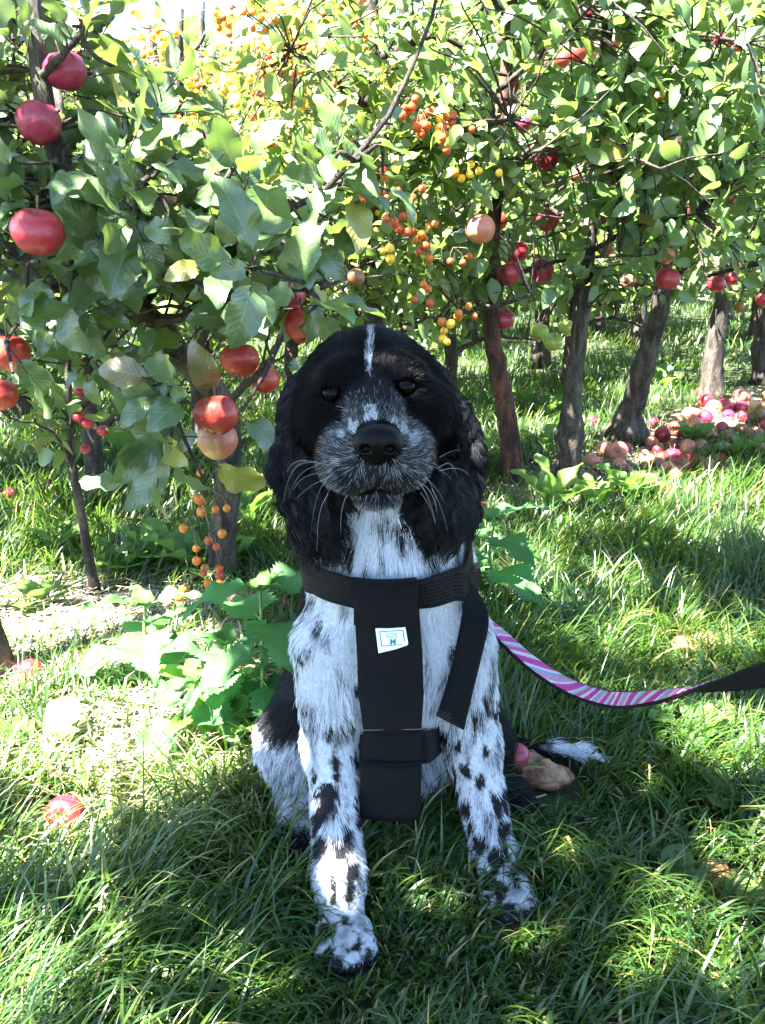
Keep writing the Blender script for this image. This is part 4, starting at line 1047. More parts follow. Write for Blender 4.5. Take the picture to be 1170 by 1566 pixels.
def make_tree(name, label, base, limbs, crowns, n_sh, L, temps, key, r0=.04, bark=None, seed=0, group=None, kl=(6, 9), twig_leaf=False, extra=None, cat='tree', joint=None, lmat=None, parts=True, tl=.12, top=None, lr=None):
    """limbs: list of polylines (first is the trunk); crowns: list of (centre, radii, share)"""
    global rng
    old = rng; rng = np.random.default_rng(100 + seed)
    base = np.asarray(base, float); root = empty(name, base); tag(root, label, cat, group)
    bark = bark or M_BARK; tr = Acc(); tw = Acc(); cr = Acc(); LP = []
    for i, lb in enumerate(limbs):
        pts = spline(lb, 20 if i == 0 else 12); r_a = r0 if i == 0 else r0 * .42
        if i == 0:
            s = np.linspace(0, 1, len(pts)); rad = r_a * (1 - .6 * s); rad = rad * (1 + .35 * np.exp(-s * 22))
            if joint is not None: rad = rad * (1 + .55 * np.exp(-((s - joint) / .045) ** 2))
            pts = pts + np.concatenate([[np.zeros(3)], rng.normal(0, r0 * .045, (len(pts) - 1, 3))])
            V, F = tube(pts, rad, 18, .035); tr.add(V, F)
        else:
            r_a = lr[i] if lr and i in lr else r_a; rad = np.linspace(r_a, r_a * .3, len(pts)); pts = pts + rng.normal(0, r_a * .25, pts.shape); V, F = tube(pts, rad, 8, .05); tw.add(V, F)
        LP.append(pts[3 if i == 0 else 1:])
    LPa = np.concatenate(LP)
    sh = []
    for (cc, rr, share) in crowns:
        n = int(n_sh * share); q = nrm(rng.standard_normal((n, 3))) * (rng.random((n, 1)) ** .42); sh.append((np.array(cc) + q * np.array(rr), q))
    C_ = np.concatenate([a for a, _ in sh]); Q = np.concatenate([b for _, b in sh])
    for c, q in zip(C_, Q):
        if c[2] < .18: continue
        j = np.argmin(((LPa - c) ** 2).sum(1) + 0.15 * np.maximum(0, LPa[:, 2] - c[2])); h = LPa[j]; v = c - h; dist = np.linalg.norm(v)
        d = nrm(v * .8 + q * .25 + np.array([0, 0, .08]) + rng.normal(0, .06, 3))
        ok = rosette(cr, tw if twig_leaf else None, c, d, int(rng.integers(*kl)), L, temps, key, tl=tl)
        if ok and dist < .48 and not sunlit_gap((h + c) / 2)[0]:
            m_ = (h + c) / 2 + rng.normal(0, .04 * dist + .004, 3) + np.array([0, 0, .05 * dist]); r_ = .0020 + .0035 * min(1, dist)
            V, F = tube(spline([h, m_, c - d * .02, c], 7), np.linspace(r_, .0013, 7), 5, caps=False); tw.add(V, F)
    if extra: extra(cr, tw)
    tr.build('trunk', bark, root); tw.build('branches', M_TWIG, root); cr.build('crown', lmat or M_LEAF, root)
    rng = old; return root
def A3(*v): return np.array(v, float)
def auto_limbs(base, top, n, spread, seed, z0=.5, lean=(0, 0)):
    g = np.random.default_rng(500 + seed); base = np.array(base, float); H = top
    tr = [base, base + A3(lean[0] * .3, lean[1] * .3, H * .3) + g.normal(0, .012, 3), base + A3(lean[0] * .65, lean[1] * .65, H * .65) + g.normal(0, .03, 3), base + A3(lean[0], lean[1], H)]
    out = [tr]; t = spline(tr, 30)
    for i in range(n):
        z = z0 + (H * .92 - z0) * (i + g.random() * .6) / n; k = int(np.clip(z / H * 29, 0, 28)); a = i * 2.4 + g.uniform(-.4, .4); l = spread * (1 - .45 * (z - z0) / (H - z0)) * g.uniform(.7, 1.1)
        d = A3(math.cos(a), math.sin(a), 0); p = t[k]; out.append([p, p + d * l * .45 + A3(0, 0, .07), p + d * l + A3(0, 0, .12 + g.uniform(-.15, .1))])
    return out

# ---------------------------------------------------------------- near apple tree on the left
bA = G(338, 885); 
tA = [bA, P(342, 800, bA[1] - .01), P(350, 690, bA[1] - .06), P(345, 620, bA[1] - .12), P(290, 560, 1.62), P(235, 490, 1.52), P(165, 420, 1.42), P(110, 300, 1.38), P(60, 120, 1.38), P(40, -80, 1.42)]
lA = [tA, [P(290, 560, 1.62), P(330, 470, 1.45), P(400, 345, 1.27), P(480, 305, 1.22), P(560, 225, 1.22), P(625, 110, 1.24), P(665, 0, 1.27), P(675, -80, 1.28)],
      [P(235, 490, 1.52), P(310, 480, 1.4), P(400, 460, 1.28), P(470, 440, 1.2)],
      [P(350, 650, 1.68), P(300, 620, 1.45), P(260, 610, 1.28)], [P(165, 420, 1.42), P(70, 440, 1.35), P(10, 520, 1.28)],
      [P(110, 300, 1.38), P(190, 290, 1.28), P(260, 250, 1.2)], [P(400, 345, 1.27), P(345, 290, 1.24), P(310, 190, 1.26)], [P(60, 120, 1.38), P(120, 60, 1.3), P(150, -20, 1.3)],
      [P(400, 345, 1.27), P(450, 385, 1.24), P(500, 430, 1.2)], [P(345, 620, 1.66), P(400, 560, 1.45), P(430, 520, 1.25)]]
# leafy shoots: pixel place, depth, direction, leaves, leaf length
RA = [(190, 225, 1.22, (.1, -.5, .8), 8, .105), (110, 40, 1.30, (-.2, -.3, .9), 8, .10), (30, 250, 1.26, (-.3, -.5, .4), 7, .10), (250, 130, 1.35, (.3, -.3, .7), 5, .09), (205, 330, 1.20, (.2, -.7, -.1), 7, .10),
      (150, 260, 1.25, (-.2, -.6, .5), 6, .10), (60, 400, 1.24, (-.2, -.7, 0), 7, .10), (350, 215, 1.28, (.2, -.3, .9), 6, .085), (380, 260, 1.22, (.3, -.6, .4), 6, .095), (300, 290, 1.22, (0, -.7, .4), 6, .10),
      (400, 415, 1.10, (.3, -.8, -.3), 5, .12), (330, 400, 1.18, (0, -.8, -.2), 7, .10), (260, 430, 1.22, (-.1, -.8, -.2), 7, .10), (470, 350, 1.2, (.4, -.5, .2), 6, .095), (510, 250, 1.22, (.4, -.4, .5), 5, .09),
      (540, 215, 1.24, (.5, -.4, .7), 5, .08), (585, 265, 1.24, (.7, -.3, .1), 5, .085), (480, 290, 1.22, (.1, -.5, .6), 6, .09), (520, 430, 1.22, (.5, -.6, -.2), 6, .095), (470, 480, 1.15, (.3, -.7, -.4), 6, .10),
      (415, 550, 1.18, (.2, -.8, -.2), 5, .10), (370, 480, 1.25, (0, -.7, .1), 7, .095), (290, 600, 1.18, (.2, -.8, -.4), 6, .105), (235, 590, 1.18, (-.4, -.7, -.1), 5, .105), (265, 700, 1.2, (-.1, -.5, -.9), 7, .12),
      (310, 730, 1.22, (.1, -.4, -1), 6, .12), (230, 740, 1.22, (-.3, -.3, -1), 5, .11), (370, 630, 1.25, (.4, -.5, -.3), 4, .09), (65, 480, 1.26, (-.2, -.6, -.4), 6, .10), (110, 470, 1.3, (0, -.6, -.3), 6, .09),
      (20, 570, 1.15, (.3, -.5, -.6), 6, .105), (160, 380, 1.3, (0, -.6, .2), 7, .10), (20, 60, 1.35, (-.4, -.3, .5), 7, .10), (90, 170, 1.32, (0, -.5, .2), 6, .10), (210, 480, 1.35, (0, -.5, -.2), 7, .09), (420, 320, 1.3, (.1, -.4, .3), 6, .09),
      (560, 310, 1.3, (.5, -.3, -.2), 5, .085), (340, 340, 1.3, (-.1, -.5, .1), 6, .10), (130, 560, 1.45, (0, -.4, -.3), 6, .08), (180, 520, 1.5, (0, -.4, 0), 6, .08), (440, 400, 1.28, (.2, -.5, 0), 6, .09), (600, 190, 1.28, (.4, -.3, .6), 3, .07),
      (260, 240, 1.28, (.2, -.5, .5), 6, .095), (15, 330, 1.3, (-.3, -.5, 0), 6, .10), (290, 520, 1.35, (0, -.6, -.1), 6, .09), (250, 370, 1.25, (0, -.7, .1), 6, .10), (440, 460, 1.25, (.2, -.6, -.2), 6, .09), (10, 160, 1.3, (-.3, -.5, .2), 6, .1)]
def exA(cr, tw):
    LPa = np.concatenate([spline(l, 14) for l in lA])
    for px_, py_, Y_, d, k, L_ in RA:
        c = P(px_, py_, Y_); rosette(cr, tw, c, nrm(A3(*d) + A3(0, 0, .25 if d[2] > -.5 else 0)), k + 2, L_ * .92, T_HI, 'near', tl=.07)
        h = LPa[np.argmin(((LPa - c) ** 2).sum(1))]; V, F = tube(spline([h, (h + c) / 2 + rng.normal(0, .012, 3) + A3(0, 0, .01), c], 7), np.linspace(.0045, .0018, 7), 6, caps=False); tw.add(V, F)
cA = [((-.50, 1.50, .84), (.26, .20, .26), .36), ((-.22, 1.48, .70), (.20, .16, .12), .22), ((-.55, 1.55, 1.65), (.5, .35, .35), .42)]
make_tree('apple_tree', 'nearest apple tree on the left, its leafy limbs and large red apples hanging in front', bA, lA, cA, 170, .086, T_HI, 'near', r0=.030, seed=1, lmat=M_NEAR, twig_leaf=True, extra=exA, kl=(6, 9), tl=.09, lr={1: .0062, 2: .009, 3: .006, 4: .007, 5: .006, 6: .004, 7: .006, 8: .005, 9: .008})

# trunk cut by the left edge, with its crown above and beside
bB = G(0, 1035) + A3(-.02, 0, 0)
make_tree('apple_tree', 'apple tree cut by the left edge, its bare trunk rising from the sunlit soil', bB, [[bB, bB + A3(-.015, .02, .3), bB + A3(-.05, .05, .8), bB + A3(-.1, .1, 1.9)], [bB + A3(-.05, .05, .7), bB + A3(-.2, -.1, .9), bB + A3(-.35, -.2, 1.1)], [bB + A3(-.06, .05, .9), bB + A3(.15, .05, 1.15), bB + A3(.3, .1, 1.5)]],
          [((-1.25, 1.55, 1.35), (.35, .4, .5), 1)], 90, .088, T_LO, 'apple', r0=.036, seed=2)
# sapling
bS = G(147, 912)
make_tree('apple_sapling', 'thin crooked sapling with small red crab apples behind the left tree', bS, [[bS, P(125, 790, bS[1]), P(110, 700, bS[1]), P(105, 590, bS[1] - .03), P(103, 490, bS[1] - .03)], [P(112, 715, bS[1]), P(80, 660, bS[1] - .05), P(15, 640, bS[1] - .08)], [P(108, 640, bS[1]), P(150, 600, bS[1]), P(190, 560, bS[1])], [P(106, 560, bS[1]), P(70, 530, bS[1]), P(30, 520, bS[1])]],
          [(P(105, 520, bS[1]), (.24, .12, .14), .75), (P(60, 640, bS[1]), (.12, .08, .04), .25)], 46, .055, T_CR, 'apple', r0=.0105, seed=3, cat='sapling', kl=(4, 6), tl=.06)

bL = A3(-.82, 2.42, 0)
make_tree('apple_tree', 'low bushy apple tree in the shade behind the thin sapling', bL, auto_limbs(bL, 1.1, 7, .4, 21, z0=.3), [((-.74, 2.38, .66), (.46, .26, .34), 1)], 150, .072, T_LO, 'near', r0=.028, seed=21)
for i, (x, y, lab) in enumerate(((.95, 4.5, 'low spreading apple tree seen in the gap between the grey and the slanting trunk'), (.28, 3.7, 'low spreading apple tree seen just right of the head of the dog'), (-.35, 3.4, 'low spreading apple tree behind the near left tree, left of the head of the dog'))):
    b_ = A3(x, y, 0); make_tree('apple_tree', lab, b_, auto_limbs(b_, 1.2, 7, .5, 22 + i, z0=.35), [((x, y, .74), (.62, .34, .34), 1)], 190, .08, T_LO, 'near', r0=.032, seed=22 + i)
# ---------------------------------------------------------------- the row behind, receding to the right
T1 = G(785, 735); T2 = G(868, 742); T3 = G(955, 672); T4 = G(1088, 612); T5 = G(1168, 585)
def rowtree(label, b, px_top, Yt, seed, crowns, n, L, **k):
    t = [b] + [P(a, c, y_) for a, c, y_ in px_top]; e = t[-1]; t.append(e + A3(.02, .05, .5)); t.append(e + A3(.05, .1, 1.0))
    lm = [t] + auto_limbs(e + A3(0, 0, .03), 1.05, 9, .42, seed, z0=.06)[1:]
    return make_tree('apple_tree', label, b, lm, crowns, n, L, k.pop('temps', T_LO), k.pop('key', 'apple'), seed=seed, lr={i: .009 for i in range(1, 12)}, **k)
rowtree('apple tree with a leaning reddish brown trunk just right of the dog', T1, [(777, 650, T1[1]), (762, 560, T1[1] - .02), (750, 470, T1[1] - .05)], 2.7, 11,
        [((.42, 2.60, 1.12), (.50, .42, .62), 1)], 260, .082, r0=.035, bark=M_REDBARK)
rowtree('apple tree with a pale swollen graft low on its straight grey trunk', T2, [(872, 650, T2[1]), (880, 560, T2[1]), (893, 455, T2[1])], 2.7, 12,
        [((.72, 2.62, 1.08), (.52, .42, .60), 1)], 290, .082, r0=.034, joint=.17)
rowtree('apple tree with a thick slanting trunk above the pile of fallen apples', T3, [(972, 600, T3[1] - .03), (992, 530, T3[1] - .08), (1010, 460, T3[1] - .12)], 3.3, 13,
        [((1.16, 3.25, 1.16), (.60, .5, .68), 1)], 330, .082, r0=.049, joint=.03)
rowtree('apple tree with a straight dark trunk behind the pile of fallen apples', T4, [(1090, 560, T4[1]), (1098, 500, T4[1]), (1105, 450, T4[1])], 4.3, 14,
        [((1.7, 4.3, 1.22), (.75, .6, .8), 1)], 330, .085, r0=.055)
rowtree('apple tree whose trunk is cut by the right edge behind the fallen apples', T5, [(1166, 540, T5[1]), (1168, 500, T5[1]), (1172, 450, T5[1])], 5.3, 15,
        [((2.35, 5.2, 1.25), (.8, .7, .85), 1)], 300, .085, r0=.06)
rb = A3(1.55, 2.75, 0)
make_tree('apple_tree', 'leafy apple tree filling the right edge above the grass', rb, auto_limbs(rb, 1.9, 8, .6, 16), [((1.55, 2.85, 1.35), (.42, .40, .55), 1)], 150, .082, T_LO, 'apple', r0=.045, seed=16)
# crab apple trees in the middle: small leaves, masses of yellow and orange fruit
C1 = A3(-.02, 2.55, 0); C2 = A3(-.62, 3.0, 0)
make_tree('crab_apple_tree', 'crab apple tree behind the dog, hung with bunches of orange fruit', C1, auto_limbs(C1, 1.55, 10, .55, 17, z0=.45), [((.02, 2.45, 1.0), (.52, .42, .54), 1)], 310, .066, T_CR, 'crab', r0=.035, seed=17)
make_tree('crab_apple_tree', 'sunlit yellow fruited crab apple tree behind the near left tree', C2, auto_limbs(C2, 1.4, 10, .5, 18, z0=.55), [((-.55, 2.95, 1.02), (.62, .5, .36), 1)], 190, .062, T_CR, 'yellow', r0=.035, seed=18)
# farther rows, each tree standing for itself
FARG = 'apple trees in the farther rows of the orchard'
far = [(-1.35, 2.75), (-1.5, 3.6), (-1.9, 5.2), (-.9, 4.6), (.1, 4.3), (.95, 5.3), (-.3, 6.0), (1.9, 6.6), (-2.6, 6.6), (.7, 7.2), (2.9, 6.9), (-1.5, 7.6), (3.3, 8.6), (1.8, 9.0), (.1, 9.2), (-3.4, 9.0), (4.4, 10.2), (-1.4, 10.4), (2.8, 11.2), (.9, 11.6), (-2.9, 12), (5.2, 12.4), (-.4, 12.6), (3.6, 12.2), (1.9, 7.9), (-.6, 8.3), (4.0, 7.4)]
for i, (x, y) in enumerate(far):
    g = np.random.default_rng(i); h = 2.1 + .05 * y + g.random() * .3; b_ = A3(x, y, float(gz(x, y))); near = y < 7; h *= .72 if x < .3 and y < 6 else 1
    lab = 'apple tree standing in the farther rows, seen small between the nearer trunks'
    make_tree('apple_tree', lab, b_, auto_limbs(b_, h, 6, .6 + .02 * y, 40 + i, z0=.75, lean=(g.normal(0, .08), 0)), [((x, y, .24 + h * .42), (.62 + .03 * y, .55 + .02 * y, h * .46), 1)], (330 if y < 3.9 else 280) if near else 200, (.075 if y < 4 else .10) if near else .15, T_LO if near else T_LO[:2], ('apple', 'crab')[i % 3 == 0], r0=.04 + .002 * y, seed=40 + i, group=FARG, kl=(6, 9), tl=.16)
# unseen trees added to shade the dog and near grass, crowns placed for their shadows
sh = [(-1.5, .1, 'unseen apple tree added on the left, its crown placed to shade the dog'), (-.9, -1.0, 'unseen apple tree added behind the camera, its boughs shading the near grass')]
cshade = [[((-.82, .34, 1.95), (.66, .40, .28), .62), ((-.70, .36, 1.85), (.26, .24, .2), .25), ((-1.12, .95, 1.9), (.38, .32, .2), .13)], [((-.75, -.2, 2.1), (.6, .45, .25), 1)]]
for i, (x, y, lab) in enumerate(sh):
    b_ = A3(x, y, 0); make_tree('apple_tree', lab, b_, auto_limbs(b_, 2.2, 8, .9, 80 + i, z0=1.2, lean=(.35, .1)), cshade[i], (430, 230)[i], .095, T_LO, 'apple', r0=.045, seed=80 + i, kl=(7, 10), tl=.14)
b_ = A3(-1.8, 2.0, 0)  # unseen tree, added to cast shade on the grass at mid left
make_tree('apple_tree', 'unseen apple tree added past the left edge, behind the near one, to shade the grass', b_, auto_limbs(b_, 2.0, 8, .5, 91, z0=.8), [((-1.72, 2.0, 1.45), (.36, .5, .5), 1)], 170, .085, T_LO, 'apple', r0=.04, seed=91)
b_ = A3(1.55, .55, 0)  # unseen tree, added so its crowns shade the grass at the right
make_tree('apple_tree', 'unseen apple tree added on the right, its boughs placed to shade the grass', b_, auto_limbs(b_, 2.3, 10, 1.3, 90, z0=1.4, lean=(-.5, 0)), [((.25, .60, 1.95), (.72, .55, .24), .5), ((1.1, .8, 1.9), (.5, .5, .2), .1), ((-.02, 1.15, 1.95), (.62, .42, .22), .4)], 420, .095, T_LO, 'apple', r0=.05, seed=90, kl=(7, 10), tl=.14)
# hedge closing the orchard
hb = A3(1.0, 14.6, 0); root = empty('hedge', hb); tag(root, 'tall dark hedge closing the far end of the orchard', 'hedge'); hc = Acc(); n = 9000
q = np.stack([rng.uniform(-13, 15, n), 14.6 + rng.normal(0, .4, n), rng.random(n) ** 1.0 * 3.4], -1); q[:, 2] *= 1 + .15 * np.sin(q[:, 0] * 1.7)
place(hc, T_LO[:2], q, rng.normal(0, 1, (n, 3)), rng.normal(0, .6, (n, 3)) + [0, -.8, .6], rng.uniform(.3, .5, n), leafcol(n, 'apple')); hc.build('foliage', M_LEAF, root)
# ================================================================ apples
def apple_mat(name, red, blush, base, amt):
    m, t, b, o = mat(name); co = objco(t); sx = nd(t, 'ShaderNodeSeparateXYZ'); t.links.new(co, sx.inputs[0])
    info = nd(t, 'ShaderNodeObjectInfo')
    of = nd(t, 'ShaderNodeVectorMath'); of.operation = 'ADD'; t.links.new(co, of.inputs[0]); t.links.new(info.outputs['Random'], of.inputs[1])
    n1 = noise(t, of.outputs[0], 1.7, 3); mp = nd(t, 'ShaderNodeMapping'); mp.inputs['Scale'].default_value = (1, 1, .12); t.links.new(of.outputs[0], mp.inputs[0])
    n2 = noise(t, mp.outputs[0], 14, 3, .7); n3 = nd(t, 'ShaderNodeTexVoronoi'); n3.inputs['Scale'].default_value = 26; t.links.new(of.outputs[0], n3.inputs[0])
    f = ramp(t, mth(t, 'ADD', mth(t, 'ADD', mth(t, 'MULTIPLY', n1, 1.15), mth(t, 'MULTIPLY', n2, .42)), mth(t, 'MULTIPLY', sx.outputs[2], .22)), [(amt - .16, (0, 0, 0)), (amt + .12, (1, 1, 1))])
    c = mix(t, f, base, mix(t, n2, red, blush)); dots = mth(t, 'LESS_THAN', n3.outputs[0], .09)
    t.links.new(mix(t, mth(t, 'MULTIPLY', dots, .45), c, (.55, .42, .3)), b.inputs['Base Color'])
    b.inputs['Roughness'].default_value = .38; b.inputs['Subsurface Weight'].default_value = .06; b.inputs['Subsurface Radius'].default_value = (.01, .004, .002)
    b.inputs['Coat Weight'].default_value = .10; b.inputs['Coat Roughness'].default_value = .25
    bump(t, b, n1, .01, .4); return m
MA = {'red': apple_mat('apple_red', (.27, .008, .024), (.38, .03, .045), (.40, .18, .06), .42), 'purple': apple_mat('apple_crimson', (.21, .008, .04), (.32, .03, .07), (.28, .07, .05), .36),
      'blush': apple_mat('apple_blush', (.30, .016, .02), (.40, .05, .03), (.36, .20, .06), .52), 'green': apple_mat('apple_green', (.22, .30, .05), (.3, .36, .07), (.20, .30, .05), .6),
      'pale': apple_mat('apple_pale', (.42, .06, .06), (.48, .22, .13), (.45, .33, .16), .66), 'brown': apple_mat('apple_brown', (.16, .06, .03), (.26, .12, .05), (.30, .17, .07), .5)}  # the pale skin also paints direct sunlight onto some apples
def apple_mesh(seed, n=28, m=18, tall=.9):
    g = np.random.default_rng(seed); th = np.linspace(0, math.pi, m + 1); V = []; e = g.uniform(-.05, .05, 3); rib = g.uniform(.01, .025)
    for a in th:
        for j in range(n):
            ph = 2 * math.pi * j / n; r = 1 + .05 * math.cos(a) + rib * math.cos(5 * ph + g.random() * 0) * (a / math.pi) ** 2 + e[0] * math.cos(ph) + e[1] * math.sin(2 * ph) * .5
            rr = r * math.sin(a) ** .92 if a < math.pi - 1e-6 and a > 1e-6 else 0
            z = tall * r * math.cos(a); z -= .30 * math.exp(-(math.sin(a) / .26) ** 2) * (1 if a < 1.57 else 0); z += .20 * math.exp(-(math.sin(a) / .22) ** 2) * (1 if a > 1.57 else 0)
            V.append((rr * math.cos(ph) * (1 - .10 * max(0, -math.cos(a))), rr * math.sin(ph) * (1 - .10 * max(0, -math.cos(a))), z))
    F = np.array([(i * n + j, i * n + (j + 1) % n, (i + 1) * n + (j + 1) % n, (i + 1) * n + j) for i in range(m) for j in range(n)])[:, ::-1]
    return np.array(V), F
def data(name, V, F, m_):
    me = bpy.data.meshes.new(name); me.from_pydata(np.asarray(V).tolist(), [], np.asarray(F).tolist()); me.polygons.foreach_set('use_smooth', np.ones(len(me.polygons), bool)); me.update(); me.materials.append(m_); return me
AP = {}
for k in MA:
    for s in range(2):
        V, F = apple_mesh(hash(k) % 1 + s + 3, tall=(.88, .96)[s]); AP[k, s] = data('apple', V * .5, F, MA[k])
V, F = tube(spline([(0, 0, .18), (.02, 0, .34), (.08, .01, .72)], 6), np.interp(np.linspace(0,1,6),[0,.5,1],[.022,.018,.026]), 6); STK = data('stalk', V, F, M_STALK)
Vc = []; Fc = []
for i in range(5):
    a = i * 1.2566; c_, s_ = math.cos(a), math.sin(a); n0 = len(Vc)
    Vc += [(.01 * c_ - .018 * s_, .01 * s_ + .018 * c_, -.36), (.01 * c_ + .018 * s_, .01 * s_ - .018 * c_, -.36), (.055 * c_, .055 * s_, -.43)]; Fc.append((n0, n0 + 1, n0 + 2))
CAL = data('calyx', Vc, Fc, M_STALK)
def apple(c, d, kind, label, group=None, rot=None, stalk=True, name='apple', cat='apple'):
    g = random.Random(int(abs(c[0] * 9999 + c[2] * 777)))
    o = bpy.data.objects.new(name, AP[kind, g.randint(0, 1)]); COL.objects.link(o); o.location = tuple(map(float, c)); o.scale = (d, d, d)
    o.rotation_euler = rot if rot is not None else (g.uniform(-.35, .35), g.uniform(-.35, .35), g.uniform(0, 6)); tag(o, label, cat, group)
    if stalk and d > .03:
        for nm, me in (('stalk', STK), ('calyx', CAL)): k = bpy.data.objects.new(nm, me); COL.objects.link(k); k.parent = o
    return o
def hang(px, py, dia, kind, label, group=None, size=.072):
    """an apple of real size `size` whose picture is dia photo pixels wide"""
    size = size * (.86 if px < 560 and dia > 40 else 1); t = size * FPX / dia; v = (783 - py) / FPX; Y = t * (cp + v * sp)
    return apple(P(px, py, Y), size, kind, label, group)
for px, py, dia, kind, lab, size in HANG: hang(px, py, dia, kind, lab, size=size)
g = np.random.default_rng(41)
for i in range(16): hang(float(g.uniform(800, 1165)), float(g.uniform(20, 400)), float(g.uniform(20, 30)), str(g.choice(['red', 'purple', 'blush', 'pale'])), 'small apple half hidden among the leaves of the right-hand crowns', 'half hidden apples in the right-hand crowns', size=.062)
# sapling's small red crab apples
for px, py, dia in ((120, 638, 15), (158, 659, 16), (134, 648, 16), (131, 688, 13), (121, 600, 12)):
    o = apple(P(px, py, bS[1] - .04), .024 if dia > 14 else .02, 'red', 'tiny dark red crab apple on the thin sapling', 'red crab apples on the sapling', name='crab_apple', cat='crab apple', stalk=False)

# ---------------------------------------------------------------- bunches of crab apples
MC = {'orange': apple_mat('crab_orange', (.50, .10, .012), (.55, .19, .02), (.55, .25, .03), .55), 'yellow': apple_mat('crab_yellow', (.80, .42, .02), (.80, .50, .04), (.80, .55, .05), .6), 'redor': apple_mat('crab_red_orange', (.38, .03, .015), (.48, .10, .02), (.50, .20, .03), .45)}
CV, CF = apple_mesh(5, 14, 9, 1.08); CR = {k: data('crab_apple', CV * .5, CF, MC[k]) for k in MC}
def bunch(c, n, kind, label, group=None, size=.021, seed=0):
    g = np.random.default_rng(seed); c = np.asarray(c, float); root = empty('crab_apple_bunch', c + A3(0, 0, .035)); tag(root, label, 'crab apples', group)
    st = Acc(); pts = []
    for i in range(n):
        for _ in range(30):
            q = g.normal(0, 1, 3) * [.020, .016, .012] * (1 + n * .05)
            if all(np.linalg.norm(q - p) > size * .88 for p in pts): break
        pts.append(q); o = bpy.data.objects.new('crab_apple', CR[kind if g.random() < .8 else ('orange' if kind == 'yellow' else 'redor')]); COL.objects.link(o); o.parent = root; o.location = tuple(q - [0, 0, .035])
        s = size * g.uniform(.85, 1.12); o.scale = (s, s, s); o.rotation_euler = (g.uniform(-.5, .5), g.uniform(-.5, .5), g.uniform(0, 6))
        V, F = tube(spline([c + A3(0, 0, .035), c + q * .8 + A3(0, 0, .022), c + q + A3(0, 0, size * .4)], 5), .0007, 4, caps=False); st.add(V, F)
    st.build('stalks', M_STALK, root)
    return root
for i, (px, py, Y, n, k, lab) in enumerate(BUN): bunch(P(px, py, Y), n, k, lab, seed=i, size=.020 if Y > 1.7 else .016)
g = np.random.default_rng(77)
for i in range(64):
    px = g.normal(400, 120); py = abs(g.normal(110, 75)) + 15
    if px > 640: px = g.uniform(180, 640)
    bunch(P(px, py, g.uniform(2.3, 2.75)), int(g.integers(4, 9)), 'yellow' if g.random() < .6 else 'orange', 'small bunch of yellow crab apples in the sunlit crown at the top', 'yellow crab apple bunches in the sunlit crown', seed=200 + i, size=.016)
for i in range(7):
    bunch(P(g.uniform(560, 700), g.uniform(40, 420), g.uniform(2.15, 2.35)), int(g.integers(3, 6)), 'orange' if g.random() < .6 else 'redor', 'small bunch of orange crab apples scattered through the crown behind the dog', 'orange crab apple bunches behind the dog', seed=300 + i, size=.018)

# ---------------------------------------------------------------- fallen apples
def fall(px, py, dia, kind, label, group=None, name='fallen_apple'):
    size = .066
    for _ in range(3):
        p = G(px, py, size * .42); t = p[1] / (cp + (783 - py) / FPX * sp); size = min(.078, max(.035, dia * t / FPX))
    p = G(px, py, size * .42); p[2] = float(gz(p[0], p[1])) + size * random.Random(px + py).uniform(.22, .42)
    r_ = random.Random(px * 7 + py); return apple(p, size, kind, label, group, rot=(r_.uniform(-1.8, 1.8), r_.uniform(-1.8, 1.8), r_.uniform(0, 6)), name=name, cat='fallen apple', stalk=dia > 24)
for a in ((46, 1018, 38, 'red', 'larger red fallen apple beside the trunk at the left edge'), (32, 1042, 28, 'pale', 'small pink fallen apple in front of the larger red one at the left edge'), (24, 1020, 30, 'purple', 'dark red fallen apple touching the trunk at the left edge'), (214, 978, 28, 'red', 'fallen red apple under the left nettle leaves'),
          (100, 1240, 62, 'red', 'fallen red apple lying in the bright grass at the left'), (368, 918, 50, 'red', 'dark red fallen apple in shade between the nettles'), (432, 1010 - 90, 24, 'red', 'bit of red fallen apple behind the nettle by the harness'), (458, 845, 20, 'red', 'small red fallen apple left of the ear of the dog'),
          (733, 775, 36, 'red', 'pinkish red fallen apple right of the ear of the dog'), (945, 690, 34, 'pale', 'sunlit fallen apple, coloured paler for the sun, at the left end of the pile'), (905, 703, 28, 'pale', 'pale pink fallen apple at the near left corner of the pile'), (917, 716, 20, 'red', 'small bright red fallen apple at the near left corner of the pile'), (925, 686, 28, 'pale', 'white lit fallen apple between two pale ones at the left end of the pile'),
          (955, 677, 24, 'red', 'deep red fallen apple against the foot of the slanting trunk'), (948, 712, 22, 'pale', 'cream fallen apple low in the left part of the pile'), (1015, 748, 18, 'brown', 'brown fallen apple sunk in the grass in front of the pile'), (15, 760, 12, 'red', 'tiny red fallen apple far back at the left edge')):
    fall(*a)
g = np.random.default_rng(5)
pts = []
for i in range(400):
    s = g.random(); px = 985 + 190 * s; py = 690 - 66 * s + g.normal(0, 24) + (8 if s < .3 else 0)
    if all((px - a) ** 2 + ((py - b) * 1.4) ** 2 > 17 ** 2 for a, b in pts) and px < 1175 and py > 605: pts.append((px, py))
    if len(pts) >= 60: break
for px, py in pts:
    k = g.choice(['red', 'pale', 'pale', 'brown', 'brown', 'blush', 'purple']); fall(float(px), float(py), float(g.uniform(18, 29)), str(k), 'fallen apple in the crowded windfall pile under the row at the right', 'fallen apples in the windfall pile')
for px, py in ((1073, 598), (1130, 603), (1000, 640), (905, 640), (1145, 640)): fall(px, py, 18, 'purple', 'dark fallen apple in shade behind the windfall pile', 'dark fallen apples behind the pile')
for px, py in ((70, 745), (160, 735), (25, 790)): fall(px, py, 14, 'pale', 'small fallen apple far back in the grass at the left', 'small fallen apples far back at the left')
